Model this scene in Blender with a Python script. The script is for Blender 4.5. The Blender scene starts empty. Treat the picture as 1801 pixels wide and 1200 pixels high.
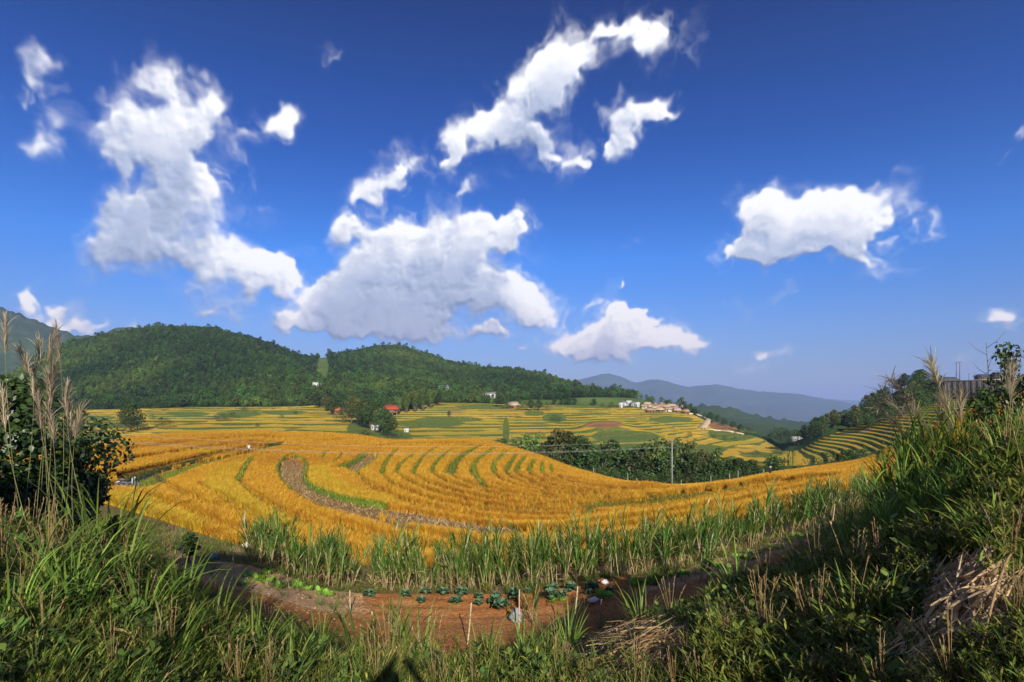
import bpy, math, random
import numpy as np
from mathutils import Vector, Matrix, Euler

SC = bpy.context.scene
COL = SC.collection
rng = np.random.default_rng(11)
random.seed(5)
PI = math.pi

# ------------------------------------------------------------------ camera
F = 1000.0           # focal length in photograph pixels (1801 wide)
CX, HY = 900.5, 720  # optical axis column and eye-level row
cam_data = bpy.data.cameras.new('camera')
cam_data.sensor_width = 36.0
cam_data.sensor_fit = 'HORIZONTAL'
cam_data.lens = 36.0 * F / 1801.0
cam_data.shift_y = (HY - 600.0) / 1801.0
cam_data.clip_start = 0.05
cam_data.clip_end = 60000
camera = bpy.data.objects.new('camera', cam_data)
camera.location = (0, 0, 0)
camera.rotation_euler = (math.radians(90), 0, 0)
COL.objects.link(camera)
SC.camera = camera


def P(px, py, Y):
    """Point of the place at depth Y metres in the direction of a photograph pixel."""
    return Vector(((px - CX) / F * Y, Y, (HY - py) / F * Y))


# ------------------------------------------------------------------ light
SUN_EL = math.radians(24.0)
SUN_AZ = math.radians(169.0)         # clockwise from +Y (the view direction)
sun_dir = Vector((math.sin(SUN_AZ) * math.cos(SUN_EL), math.cos(SUN_AZ) * math.cos(SUN_EL), math.sin(SUN_EL)))
sl = bpy.data.lights.new('sun', 'SUN')
sl.energy = 5.0
sl.angle = math.radians(0.53)
sl.color = (1.0, 0.93, 0.80)
sun = bpy.data.objects.new('sun', sl)
sun.rotation_euler = (-sun_dir).to_track_quat('-Z', 'Y').to_euler()
sun.location = (30, -60, 60)
COL.objects.link(sun)

SC.view_settings.view_transform = 'Standard'
SC.view_settings.look = 'None'
SC.view_settings.exposure = 0.70
SC.view_settings.gamma = 1.0
SC.render.engine = 'CYCLES'
SC.cycles.use_denoising = True
SC.cycles.max_bounces = 8
SC.cycles.diffuse_bounces = 3
SC.cycles.glossy_bounces = 2
SC.cycles.transmission_bounces = 4
SC.cycles.transparent_max_bounces = 8
SC.cycles.volume_bounces = 0
SC.cycles.sample_clamp_indirect = 4.0

# ------------------------------------------------------------------ sky with clouds
world = bpy.data.worlds.new('World')
SC.world = world
world.use_nodes = True
wt = world.node_tree
wt.nodes.clear()
WSTR = 0.10


def nd(tree, typ, **kw):
    n = tree.nodes.new(typ)
    for k, v in kw.items():
        setattr(n, k, v)
    return n


def math_node(tree, op, a, b=None, clamp=False):
    n = nd(tree, 'ShaderNodeMath', operation=op, use_clamp=clamp)
    for i, s in enumerate((a, b)):
        if s is None:
            continue
        if isinstance(s, (int, float)):
            n.inputs[i].default_value = s
        else:
            tree.links.new(s, n.inputs[i])
    return n.outputs[0]


def vmath(tree, op, a, b=None, scale=None):
    n = nd(tree, 'ShaderNodeVectorMath', operation=op)
    for i, s in enumerate((a, b)):
        if s is None:
            continue
        if isinstance(s, (tuple, list)):
            n.inputs[i].default_value = s
        else:
            tree.links.new(s, n.inputs[i])
    if scale is not None:
        n.inputs['Scale'].default_value = scale
    return n.outputs['Value'] if op in ('LENGTH', 'DOT_PRODUCT', 'DISTANCE') else n.outputs[0]


def map_range(tree, v, a, b, c, d, mode='SMOOTHSTEP'):
    n = nd(tree, 'ShaderNodeMapRange', interpolation_type=mode)
    tree.links.new(v, n.inputs[0])
    for i, s in enumerate((a, b, c, d)):
        n.inputs[i + 1].default_value = s
    return n.outputs[0]


# each cloud is a set of soft lobes: direction given in photograph pixels, radii, tilt, weight
CLOUDS = [
    # upper left pair
    (300, 180, 80, 70, 0, 1.0), (225, 225, 72, 62, 20, 1.0), (205, 280, 45, 38, 0, .9), (350, 235, 80, 40, 25, .8), (385, 165, 28, 30, 0, .7),
    (400, 265, 60, 30, 30, .8), (475, 222, 60, 24, 25, .9), (290, 255, 85, 50, 0, .8), (180, 190, 40, 35, 0, .28),
    (290, 380, 95, 85, 30, 1.1), (215, 400, 70, 62, 0, 1.0), (335, 325, 60, 48, -30, 1.0), (340, 450, 80, 50, -20, 1.0), (165, 430, 45, 40, 0, .8),
    (385, 365, 40, 34, 0, .7), (460, 375, 36, 22, 20, .45), (432, 312, 26, 18, 30, .5),
    (475, 470, 62, 44, 15, 1.2), (420, 470, 50, 36, 0, 1.0), (395, 525, 60, 42, 0, .8), (540, 505, 60, 24, 10, .6), (415, 425, 30, 24, 0, .8),
    # small ones at the far left
    (60, 115, 38, 40, -30, .85), (82, 160, 20, 30, 20, .45), (25, 175, 20, 32, 20, .65), (108, 210, 44, 28, -20, .42), (75, 268, 40, 28, -30, .7),
    (50, 530, 24, 26, 0, .95), (135, 562, 48, 24, 10, .95), (215, 572, 36, 15, 10, .6), (85, 555, 30, 18, 0, .7), (330, 505, 30, 12, 0, .35),
    # centre cumulus
    (690, 490, 105, 66, 15, 1.5), (710, 455, 70, 56, 0, 1.4), (820, 430, 75, 48, 0, 1.5), (880, 405, 48, 34, 30, 1.3), (620, 525, 95, 48, 20, 1.4),
    (770, 500, 120, 50, 0, 1.2), (875, 525, 90, 42, -10, 1.1), (930, 545, 55, 28, 0, .8), (560, 565, 95, 34, 10, 1.0), (640, 580, 110, 28, 0, .9),
    (760, 575, 120, 36, 0, .8), (640, 398, 70, 26, 20, .85), (700, 420, 60, 24, 0, .7), (862, 592, 48, 15, 0, 1.0), (760, 556, 40, 20, 0, .9),
    (505, 560, 35, 25, 0, .6),
    # diagonal streak across the top
    (665, 318, 75, 30, 32, .85), (725, 280, 50, 28, 45, .8), (800, 275, 60, 28, 40, .85), (850, 225, 70, 38, 10, .95), (930, 250, 75, 34, -10, .95),
    (945, 180, 70, 52, 30, .9), (1000, 130, 90, 44, 32, .95), (965, 150, 60, 50, 0, .8), (1080, 60, 60, 26, 20, .75), (1135, 75, 46, 34, -20, .75),
    (1060, 100, 60, 30, 20, .6), (1010, 298, 38, 14, 15, .75), (960, 285, 36, 16, 0, .5), (1210, 60, 40, 20, 0, .3), (580, 108, 34, 10, 20, .32),
    (1125, 222, 52, 40, 45, .95), (1088, 268, 30, 24, 40, .95), (1160, 188, 24, 30, 30, .7), (1180, 205, 22, 14, 0, .6), (790, 340, 90, 20, 25, .3),
    # right cumulus
    (1420, 395, 110, 44, 0, 1.7), (1345, 375, 44, 40, 0, 1.5), (1440, 358, 50, 30, 0, 1.4), (1400, 428, 120, 28, 0, 1.5), (1505, 395, 48, 40, 0, 1.4), (1360, 410, 60, 40, 0, 1.3), (1470, 415, 60, 36, 0, 1.3),
    (1300, 438, 36, 14, 15, .8), (1575, 412, 32, 11, 35, .42), (1500, 452, 70, 14, -5, .5), (1560, 450, 34, 16, 0, .22),
    # low ones near the horizon
    (1115, 580, 85, 32, 0, 1.5), (1110, 560, 42, 26, 0, 1.5), (1190, 600, 70, 20, -8, 1.2), (1015, 600, 52, 24, 10, 1.2), (1060, 610, 100, 20, 0, 1.0),
    (1050, 528, 62, 15, 12, .7), (1100, 515, 20, 16, 0, .6), (1730, 555, 42, 16, 0, 1.0), (1765, 556, 26, 10, 0, .6), (1340, 614, 50, 9, 5, .55),
    (1800, 215, 12, 10, 0, .7), (1705, 630, 24, 9, 0, .4), (1360, 530, 60, 10, 10, .3), (1070, 440, 26, 10, 0, .25), (900, 612, 40, 12, 0, .6),
]


# the cloud cover is computed here as a field over azimuth and elevation of the whole sky dome
CW, CH, EL_MAX = 4096, 900, 1.38
def cloud_field():
    R = np.random.default_rng(77)
    f32 = np.float32
    res = CW / (2 * PI)
    ys, xs = np.mgrid[0:CH, 0:CW].astype(f32)

    def up(lat, cell, ox=0., oy=0.):
        """smooth interpolation of a random lattice, wrapping round the horizon"""
        ny, nx = lat.shape
        gx = np.arange(CW, dtype=f32) / cell
        gy = np.arange(CH, dtype=f32) / cell
        ix, iy = np.floor(gx).astype(int), np.floor(gy).astype(int)
        fx, fy = gx - ix, gy - iy
        fx = fx * fx * (3 - 2 * fx)
        fy = fy * fy * (3 - 2 * fy)
        a = lat[:, ix % nx] * (1 - fx) + lat[:, (ix + 1) % nx] * fx
        return a[iy] * (1 - fy)[:, None] + a[iy + 1] * fy[:, None]

    def lattice(cell):
        nx = int(CW // cell)
        return R.random((int(CH // cell) + 3, nx)).astype(f32)

    def fbm(cell, octv, rough, billow=False):
        out = np.zeros((CH, CW), f32)
        amp = 1.0
        tot = 0.
        for o in range(octv):
            n = up(lattice(cell), cell) * 2 - 1
            if billow:
                n = 1 - 2.2 * np.abs(n)
            out += amp * n
            tot += amp
            amp *= rough
            cell = max(2, cell / 2)
        return out / tot

    def gather(img, x, y):
        x0 = np.floor(x).astype(np.int32)
        y0 = np.clip(np.floor(y).astype(np.int32), 0, CH - 2)
        fx = x - x0
        fy = np.clip(y - y0, 0, 1)
        x1 = (x0 + 1) % CW
        x0 = x0 % CW
        return (img[y0, x0] * (1 - fx) + img[y0, x1] * fx) * (1 - fy) + (img[y0 + 1, x0] * (1 - fx) + img[y0 + 1, x1] * fx) * fy

    base = np.zeros((CH, CW), f32)
    soft = np.zeros((CH, CW), f32)
    lobes = []
    for (px, py, rx, ry, rot, wgt) in CLOUDS:
        if py < 455 and px < 470:           # the two tall clouds on the left are thin and torn
            wgt *= .66
        lobes.append((px, py, rx, ry, rot, wgt * (.50 if wgt < 1.05 else .80)))
        c, s_ = math.cos(math.radians(rot)), math.sin(math.radians(rot))
        for _ in range(9):                  # smaller puffs in and around each lobe
            a_, q_ = R.random() * 2 * PI, math.sqrt(R.random()) * .92
            ox, oy = math.cos(a_) * q_ * rx, math.sin(a_) * q_ * ry
            k_ = R.uniform(.32, .72)
            lobes.append((px + ox * c - oy * s_, py - ox * s_ - oy * c, max(7, rx * k_), max(6, min(ry, rx) * k_ * 1.15), rot + R.uniform(-40, 40), wgt * R.uniform(.16, .52)))
    for (px, py, rx, ry, rot, wgt) in lobes:
        u, v = (px - CX) / F, (HY - py) / F
        az = math.atan(u)
        el = math.atan(v * math.cos(az))
        cx, cy = (az + PI) * res, el * CH / EL_MAX
        ax = 1.42 * rx / F * math.cos(az) ** 2 * res
        ay = 1.42 * ry / F * math.cos(az) * math.cos(el) ** 2 * CH / EL_MAX
        m = max(ax, ay) + 2
        x0, x1, y0, y1 = int(max(0, cx - m)), int(min(CW, cx + m)), int(max(0, cy - m)), int(min(CH, cy + m))
        if x1 <= x0 or y1 <= y0:
            continue
        dx, dy = xs[y0:y1, x0:x1] - cx, ys[y0:y1, x0:x1] - cy
        c, s_ = math.cos(math.radians(rot)), math.sin(math.radians(rot))
        d = np.sqrt(((dx * c + dy * s_) / ax) ** 2 + ((-dx * s_ + dy * c) / ay) ** 2)
        t = np.clip(1 - d, 0, 1)
        base[y0:y1, x0:x1] += wgt * t * t * (3 - 2 * t)
    # scattered clouds of the same kind go on over the rest of the sky
    azs, els = xs / res - PI, ys * EL_MAX / CH
    sm = lambda a, b, t: (lambda q: q * q * (3 - 2 * q))(np.clip((t - a) / (b - a), 0, 1))
    away = np.maximum(sm(.84, 1.0, np.abs(azs)), sm(.72, .85, els))
    base += away * 1.1 * sm(.08, .42, fbm(300, 4, .5))
    wx = 15 * fbm(70, 4, .6) + 10 * fbm(20, 3, .62)
    wy = 12 * fbm(70, 4, .6) + 9 * fbm(20, 3, .62)
    base = np.minimum(gather(base, xs + wx, ys + wy), 1.7)
    firm = np.clip((base - .95) / .5, 0, 1)
    base = base * np.clip(.92 + 1.7 * gather(fbm(58, 4, .6), xs + wx, ys + wy) * (1 - .8 * firm), .12, 1.25)
    puff = gather(fbm(46, 5, .66, billow=True), xs + wx * .7, ys + wy * .7)
    fine = gather(fbm(40, 5, .68), xs + wx * .5, ys + wy * .5)
    wisp = gather(fbm(26, 4, .72), xs + wx, ys + wy)
    solid = np.clip((base - .55) / .8, 0, 1)
    den = base * (1 + .34 * puff) + (.20 * puff + (.95 - .40 * solid) * fine + (.55 - .45 * solid) * wisp) * np.clip(base * 2.0, 0, 1)
    alpha = np.clip(sm(.0 + .14 * solid, 1.38 - .66 * solid, den), 0, 1)
    b2 = gather(base, xs + 1.6 * wx, ys + 1.6 * wy)
    veil = np.clip(b2 * 1.1, 0, 1) * np.clip(.45 + 1.4 * wisp + 1.1 * fine, 0, 1) * .55
    alpha = np.maximum(alpha * np.clip(.42 + .44 * base + .25 * solid, 0, 1), veil)
    # light comes from high on the right behind the viewer: walk towards it and add up the cloud in the way
    thick = np.clip(den - .12, 0, 1.6)
    near_, far_ = np.zeros((CH, CW), f32), np.zeros((CH, CW), f32)
    for st, wk in [(3, .3), (7, .35), (13, .35)]:
        near_ += wk * gather(thick, xs + .35 * st, ys + st)
    for st, wk in [(24, .3), (38, .35), (56, .35), (80, .3)]:
        far_ += wk * gather(thick, xs + .35 * st, ys + st)
    rel = gather(thick, xs + 2.0, ys + 4.0)
    lit = .24 + .72 * np.exp(-.66 * far_) - .12 * near_ + .32 * (thick - rel) + .14 * puff + .18 * solid - .08
    return np.clip(alpha, 0, 1), np.clip(lit, 0, 1.25)

cl_alpha, cl_lit = cloud_field()
cloud_img = bpy.data.images.new('cloud_cover', CW, CH, float_buffer=True)
cloud_img.colorspace_settings.name = 'Non-Color'
_px = np.zeros((CH, CW, 4), np.float32)
_px[..., 0] = cl_alpha
_px[..., 1] = cl_lit
_px[..., 3] = 1
cloud_img.pixels.foreach_set(_px.ravel())
cloud_img.pack()
del _px, cl_alpha, cl_lit


def noise(tree, vec, scale, detail, rough, out='Fac', dist=0.0, lac=2.0):
    n = nd(tree, 'ShaderNodeTexNoise', noise_dimensions='3D')
    n.inputs['Scale'].default_value = scale
    n.inputs['Detail'].default_value = detail
    n.inputs['Roughness'].default_value = rough
    n.inputs['Lacunarity'].default_value = lac
    n.inputs['Distortion'].default_value = dist
    tree.links.new(vec, n.inputs['Vector'])
    return n.outputs[out]


tc = nd(wt, 'ShaderNodeTexCoord')
sp = nd(wt, 'ShaderNodeSeparateXYZ')
wt.links.new(vmath(wt, 'NORMALIZE', tc.outputs['Generated']), sp.inputs[0])
azn = math_node(wt, 'ARCTAN2', sp.outputs[0], sp.outputs[1])
eln = math_node(wt, 'ARCSINE', sp.outputs[2])
cb = nd(wt, 'ShaderNodeCombineXYZ')
wt.links.new(math_node(wt, 'ADD', math_node(wt, 'DIVIDE', azn, 2 * PI), .5), cb.inputs[0])
wt.links.new(math_node(wt, 'DIVIDE', eln, EL_MAX), cb.inputs[1])
ti = nd(wt, 'ShaderNodeTexImage', image=cloud_img, extension='EXTEND', interpolation='Cubic')
wt.links.new(cb.outputs[0], ti.inputs[0])
tsp = nd(wt, 'ShaderNodeSeparateColor')
wt.links.new(ti.outputs[0], tsp.inputs[0])
alpha = math_node(wt, 'MULTIPLY', tsp.outputs[0], map_range(wt, eln, 0.0, .05, 0, 1))
lit = tsp.outputs[1]
ccol = nd(wt, 'ShaderNodeValToRGB')
ccol.color_ramp.elements[0].position = 0.12
ccol.color_ramp.elements[0].color = (.20, .26, .42, 1)
ccol.color_ramp.elements[1].position = 0.95
ccol.color_ramp.elements[1].color = (.95, .95, .97, 1)
e_ = ccol.color_ramp.elements.new(.50)
e_.color = (.46, .52, .68, 1)
wt.links.new(lit, ccol.inputs[0])
# clouds seen through more air sit paler and warmer near the horizon
low = map_range(wt, eln, 0.04, 0.24, 1, 0)
warm = nd(wt, 'ShaderNodeMix', data_type='RGBA', blend_type='MULTIPLY')
wt.links.new(low, warm.inputs[0])
wt.links.new(ccol.outputs[0], warm.inputs[6])
warm.inputs[7].default_value = (0.96, 0.86, 0.84, 1)
cscl = vmath(wt, 'SCALE', warm.outputs[2], scale=0.72 / WSTR)

sky = nd(wt, 'ShaderNodeTexSky', sky_type='NISHITA')
sky.sun_disc = False
sky.sun_elevation = SUN_EL
sky.sun_rotation = SUN_AZ
sky.altitude = 600
sky.air_density = 1.0
sky.dust_density = 0.6
sky.ozone_density = 3.0
hs = nd(wt, 'ShaderNodeHueSaturation')
hs.inputs['Hue'].default_value = 0.505
hs.inputs['Saturation'].default_value = 1.22
hs.inputs['Value'].default_value = 0.95
wt.links.new(sky.outputs[0], hs.inputs['Color'])
# sky colour graded darker and deeper blue towards the zenith
grade = nd(wt, 'ShaderNodeValToRGB')
for e, (p, c) in zip([grade.color_ramp.elements[0], grade.color_ramp.elements[1]], [(0.0, (.40, .36, .50, 1)), (1.0, (.03, .11, .28, 1))]):
    e.position, e.color = p, c
for p, c in [(0.06, (.45, .42, .56, 1)), (0.13, (.48, .54, .76, 1)), (0.25, (.30, .62, 1.0, 1)), (0.42, (.11, .36, .72, 1)), (0.62, (.055, .20, .44, 1))]:
    e = grade.color_ramp.elements.new(p)
    e.color = c
wt.links.new(math_node(wt, 'DIVIDE', eln, 1.0, clamp=True), grade.inputs[0])
skm = nd(wt, 'ShaderNodeMix', data_type='RGBA', blend_type='MULTIPLY')
skm.inputs[0].default_value = 1.0
wt.links.new(hs.outputs[0], skm.inputs[6])
wt.links.new(grade.outputs[0], skm.inputs[7])
mixc = nd(wt, 'ShaderNodeMix', data_type='RGBA')
wt.links.new(alpha, mixc.inputs[0])
wt.links.new(skm.outputs[2], mixc.inputs[6])
wt.links.new(cscl, mixc.inputs[7])
bg = nd(wt, 'ShaderNodeBackground')
bg.inputs['Strength'].default_value = WSTR
wt.links.new(mixc.outputs[2], bg.inputs['Color'])
wo = nd(wt, 'ShaderNodeOutputWorld')
wt.links.new(bg.outputs[0], wo.inputs['Surface'])

# ------------------------------------------------------------------ helpers
def tag(o, label=None, cat=None, group=None, kind=None):
    if label:
        o['label'] = label
    if cat:
        o['category'] = cat
    if group:
        o['group'] = group
    if kind:
        o['kind'] = kind
    elif cat and 'kind' not in o:
        o['kind'] = 'thing'
    return o


def ordinal(n):
    if 10 <= n % 100 <= 20:
        return '%dth' % n
    return '%d%s' % (n, {1: 'st', 2: 'nd', 3: 'rd'}.get(n % 10, 'th'))


def mesh_np(name, V, faces, mats=(), attrs=None, smooth=True):
    """faces: list of (n,3) or (n,4) integer arrays"""
    me = bpy.data.meshes.new(name)
    V = np.asarray(V, np.float32)
    faces = [np.asarray(f, np.int32) for f in faces if len(f)]
    loops = np.concatenate([f.ravel() for f in faces])
    tot = np.concatenate([np.full(len(f), f.shape[1], np.int32) for f in faces])
    start = np.concatenate([[0], np.cumsum(tot)[:-1]]).astype(np.int32)
    me.vertices.add(len(V))
    me.vertices.foreach_set('co', V.ravel())
    me.loops.add(len(loops))
    me.loops.foreach_set('vertex_index', loops)
    me.polygons.add(len(tot))
    me.polygons.foreach_set('loop_start', start)
    me.polygons.foreach_set('loop_total', tot)
    if smooth:
        me.polygons.foreach_set('use_smooth', np.ones(len(tot), bool))
    me.update(calc_edges=True)
    for k, a in (attrs or {}).items():
        at = me.attributes.new(k, 'FLOAT', 'POINT')
        at.data.foreach_set('value', np.asarray(a, np.float32))
    for m in mats:
        me.materials.append(m)
    return me


def obj(name, data, parent=None, loc=None):
    o = bpy.data.objects.new(name, data)
    COL.objects.link(o)
    if parent is not None:
        o.parent = parent
    if loc is not None:
        o.location = loc
    return o


def empty(name, loc=(0, 0, 0), rz=0.0, s=1.0):
    o = bpy.data.objects.new(name, None)
    COL.objects.link(o)
    o.empty_display_size = .2
    o.location = loc
    o.rotation_euler = (0, 0, rz)
    o.scale = (s, s, s)
    return o


class MB:
    """collects strips, tubes and boxes into one mesh"""

    def __init__(s):
        s.V, s.q, s.t, s.r, s.ta, s.n = [], [], [], [], [], 0

    def add(s, V, quads=None, tris=None, r=0.5, t=0.5):
        V = np.asarray(V, np.float32).reshape(-1, 3)
        k = len(V)
        s.V.append(V)
        if quads is not None and len(quads):
            s.q.append(np.asarray(quads, np.int32) + s.n)
        if tris is not None and len(tris):
            s.t.append(np.asarray(tris, np.int32) + s.n)
        s.r.append(np.broadcast_to(np.asarray(r, np.float32), (k,)))
        s.ta.append(np.broadcast_to(np.asarray(t, np.float32), (k,)))
        s.n += k
        return s

    def tube(s, pts, rad, sides=6, r=.5, t=None, cap=True):
        pts = np.asarray(pts, float)
        n = len(pts)
        rad = np.broadcast_to(np.asarray(rad, float), (n,))
        d = np.gradient(pts, axis=0)
        d /= np.linalg.norm(d, axis=1)[:, None] + 1e-9
        ref = np.array([0, 0, 1.]) if abs(d[0, 2]) < .8 else np.array([1., 0, 0])
        a = np.cross(d, ref)
        a /= np.linalg.norm(a, axis=1)[:, None] + 1e-9
        b = np.cross(d, a)
        th = np.arange(sides) * 2 * PI / sides
        V = pts[:, None] + rad[:, None, None] * (np.cos(th)[None, :, None] * a[:, None] + np.sin(th)[None, :, None] * b[:, None])
        i = np.arange(n - 1)[:, None] * sides
        j = np.arange(sides)[None]
        jn = (j + 1) % sides
        q = np.stack([i + j, i + jn, i + sides + jn, i + sides + j], -1).reshape(-1, 4)
        tri = []
        if cap:
            for base, rev in ((0, True), ((n - 1) * sides, False)):
                for k in range(1, sides - 1):
                    f = [base, base + k, base + k + 1]
                    tri.append(f[::-1] if rev else f)
        tt = np.repeat(np.linspace(0, 1, n), sides) if t is None else t
        return s.add(V.reshape(-1, 3), q, tri, r, tt)

    def box(s, c, size, rz=0.0, r=.5, taper=1.0):
        x, y, z = [k / 2 for k in size]
        V = np.array([[-x, -y, -z], [x, -y, -z], [x, y, -z], [-x, y, -z], [-x * taper, -y * taper, z], [x * taper, -y * taper, z], [x * taper, y * taper, z], [-x * taper, y * taper, z]])
        cc, ss = math.cos(rz), math.sin(rz)
        V = V @ np.array([[cc, ss, 0], [-ss, cc, 0], [0, 0, 1]]) + np.asarray(c)
        q = [[0, 3, 2, 1], [4, 5, 6, 7], [0, 1, 5, 4], [1, 2, 6, 5], [2, 3, 7, 6], [3, 0, 4, 7]]
        return s.add(V, q, None, r)

    def blades(s, base, az, L, W, lean, curl, nseg=4, r=None, prof='blade', roll=None):
        base = np.asarray(base, float)
        n = len(base)
        az, L, W, lean, curl = [np.broadcast_to(np.asarray(k, float), (n,)) for k in (az, L, W, lean, curl)]
        r = rng.random(n) if r is None else np.broadcast_to(r, (n,))
        h = np.stack([np.cos(az), np.sin(az), 0 * az], 1)
        side = np.stack([-np.sin(az), np.cos(az), 0 * az], 1)
        roll = rng.uniform(-.5, .5, n) if roll is None else np.broadcast_to(roll, (n,))
        pos = base.copy()
        V = np.zeros((n, nseg + 1, 2, 3))
        for k in range(nseg + 1):
            f = k / nseg
            th = lean + curl * f * f
            d = np.sin(th)[:, None] * h + np.cos(th)[:, None] * np.array([0, 0, 1.])
            nrm = np.cross(d, side)
            sd = np.cos(roll)[:, None] * side + np.sin(roll)[:, None] * nrm
            w = W * ((0.55 + 1.1 * f) * (1 - f ** 2.2) if prof == 'blade' else (math.sin(PI * min(1, f * .94 + .06)) ** .8)) + W * .03
            V[:, k, 0] = pos - sd * w[:, None] * .5
            V[:, k, 1] = pos + sd * w[:, None] * .5
            pos = pos + d * (L / nseg)[:, None]
        st = (nseg + 1) * 2
        i = (np.arange(n) * st)[:, None] + (np.arange(nseg) * 2)[None]
        q = np.stack([i, i + 1, i + 3, i + 2], -1).reshape(-1, 4)
        tt = np.tile(np.repeat(np.linspace(0, 1, nseg + 1), 2), n)
        return s.add(V.reshape(-1, 3), q, None, np.repeat(r, st), tt)

    def mesh(s, name, *mats, smooth=True):
        faces = []
        if s.q:
            faces.append(np.concatenate(s.q))
        if s.t:
            faces.append(np.concatenate(s.t))
        return mesh_np(name, np.concatenate(s.V), faces, mats, {'r': np.concatenate(s.r), 't': np.concatenate(s.ta)}, smooth)

    def build(s, name, mat, parent=None, loc=None, smooth=True):
        return obj(name, s.mesh(name, mat, smooth=smooth), parent, loc)


def copy_tree(o, parent=None):
    c = o.copy()
    COL.objects.link(c)
    c.parent = parent
    for ch in list(o.children):
        copy_tree(ch, c)
    return c


def vnoise(x, y, seed=0):
    """smooth 2-D value noise in -1..1"""
    x, y = np.asarray(x, float), np.asarray(y, float)
    ix, iy = np.floor(x).astype(np.int64), np.floor(y).astype(np.int64)
    fx, fy = x - ix, y - iy
    fx, fy = fx * fx * (3 - 2 * fx), fy * fy * (3 - 2 * fy)

    def hsh(a, b):
        h = (a * 374761393 + b * 668265263 + seed * 2147483647) & 0xffffffff
        h = ((h ^ (h >> 13)) * 1274126177) & 0xffffffff
        return ((h ^ (h >> 16)) & 0xffff) / 32767.5 - 1
    return (hsh(ix, iy) * (1 - fx) + hsh(ix + 1, iy) * fx) * (1 - fy) + (hsh(ix, iy + 1) * (1 - fx) + hsh(ix + 1, iy + 1) * fx) * fy


def fbm2(x, y, octv=4, seed=0, rough=.5):
    a, out, tot = 1., 0., 0.
    for k in range(octv):
        out = out + a * vnoise(x * 2 ** k + 17.3 * k, y * 2 ** k - 9.1 * k, seed + k)
        tot += a
        a *= rough
    return out / tot


def pchip(x, y, xq):
    """monotone cubic through (x, y); x: (n,), y: (n,) sorted"""
    x, y, xq = np.asarray(x, float), np.asarray(y, float), np.asarray(xq, float)
    h, dl = np.diff(x), np.diff(y) / np.diff(x)
    m = np.zeros(len(x))
    for i in range(1, len(x) - 1):
        if dl[i - 1] * dl[i] > 0:
            w1, w2 = 2 * h[i] + h[i - 1], h[i] + 2 * h[i - 1]
            m[i] = (w1 + w2) / (w1 / dl[i - 1] + w2 / dl[i])
    m[0], m[-1] = dl[0], dl[-1]
    k = np.clip(np.searchsorted(x, xq) - 1, 0, len(x) - 2)
    t = (np.clip(xq, x[0], x[-1]) - x[k]) / h[k]
    return (y[k] * (1 + 2 * t) * (1 - t) ** 2 + m[k] * h[k] * t * (1 - t) ** 2 + y[k + 1] * t * t * (3 - 2 * t) + m[k + 1] * h[k] * t * t * (t - 1))


# ------------------------------------------------------------------ materials
def new_mat(name):
    m = bpy.data.materials.new(name)
    m.use_nodes = True
    m.node_tree.nodes.clear()
    return m, m.node_tree


def out_mat(t, sh):
    o = nd(t, 'ShaderNodeOutputMaterial')
    t.links.new(sh, o.inputs['Surface'])
    return o


def ramp(t, fac, stops, mode='LINEAR'):
    n = nd(t, 'ShaderNodeValToRGB')
    n.color_ramp.interpolation = mode
    el = n.color_ramp.elements
    while len(el) < len(stops):
        el.new(.5)
    for e, (p, c) in zip(el, stops):
        e.position = p
        e.color = (c[0], c[1], c[2], 1)
    t.links.new(fac, n.inputs[0])
    return n.outputs[0]


def attr(t, name, typ='GEOMETRY'):
    n = nd(t, 'ShaderNodeAttribute', attribute_name=name, attribute_type=typ)
    return n.outputs['Fac']


def mixc_(t, fac, a, b, mode='MIX'):
    n = nd(t, 'ShaderNodeMix', data_type='RGBA', blend_type=mode)
    for s, v in ((n.inputs[0], fac), (n.inputs[6], a), (n.inputs[7], b)):
        if isinstance(v, (int, float)):
            s.default_value = v
        elif isinstance(v, tuple):
            s.default_value = (v[0], v[1], v[2], 1)
        else:
            t.links.new(v, s)
    return n.outputs[2]


def principled(t, col, rough=.8, spec=.3, normal=None):
    b = nd(t, 'ShaderNodeBsdfPrincipled')
    if isinstance(col, tuple):
        b.inputs['Base Color'].default_value = (col[0], col[1], col[2], 1)
    else:
        t.links.new(col, b.inputs['Base Color'])
    b.inputs['Roughness'].default_value = rough
    b.inputs['Specular IOR Level'].default_value = spec
    if normal is not None:
        t.links.new(normal, b.inputs['Normal'])
    return b.outputs[0]


def bump(t, height, strength=.5, dist=.05):
    n = nd(t, 'ShaderNodeBump')
    n.inputs['Strength'].default_value = strength
    n.inputs['Distance'].default_value = dist
    t.links.new(height, n.inputs['Height'])
    return n.outputs[0]


def world_pos(t):
    return nd(t, 'ShaderNodeNewGeometry').outputs['Position']


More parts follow.
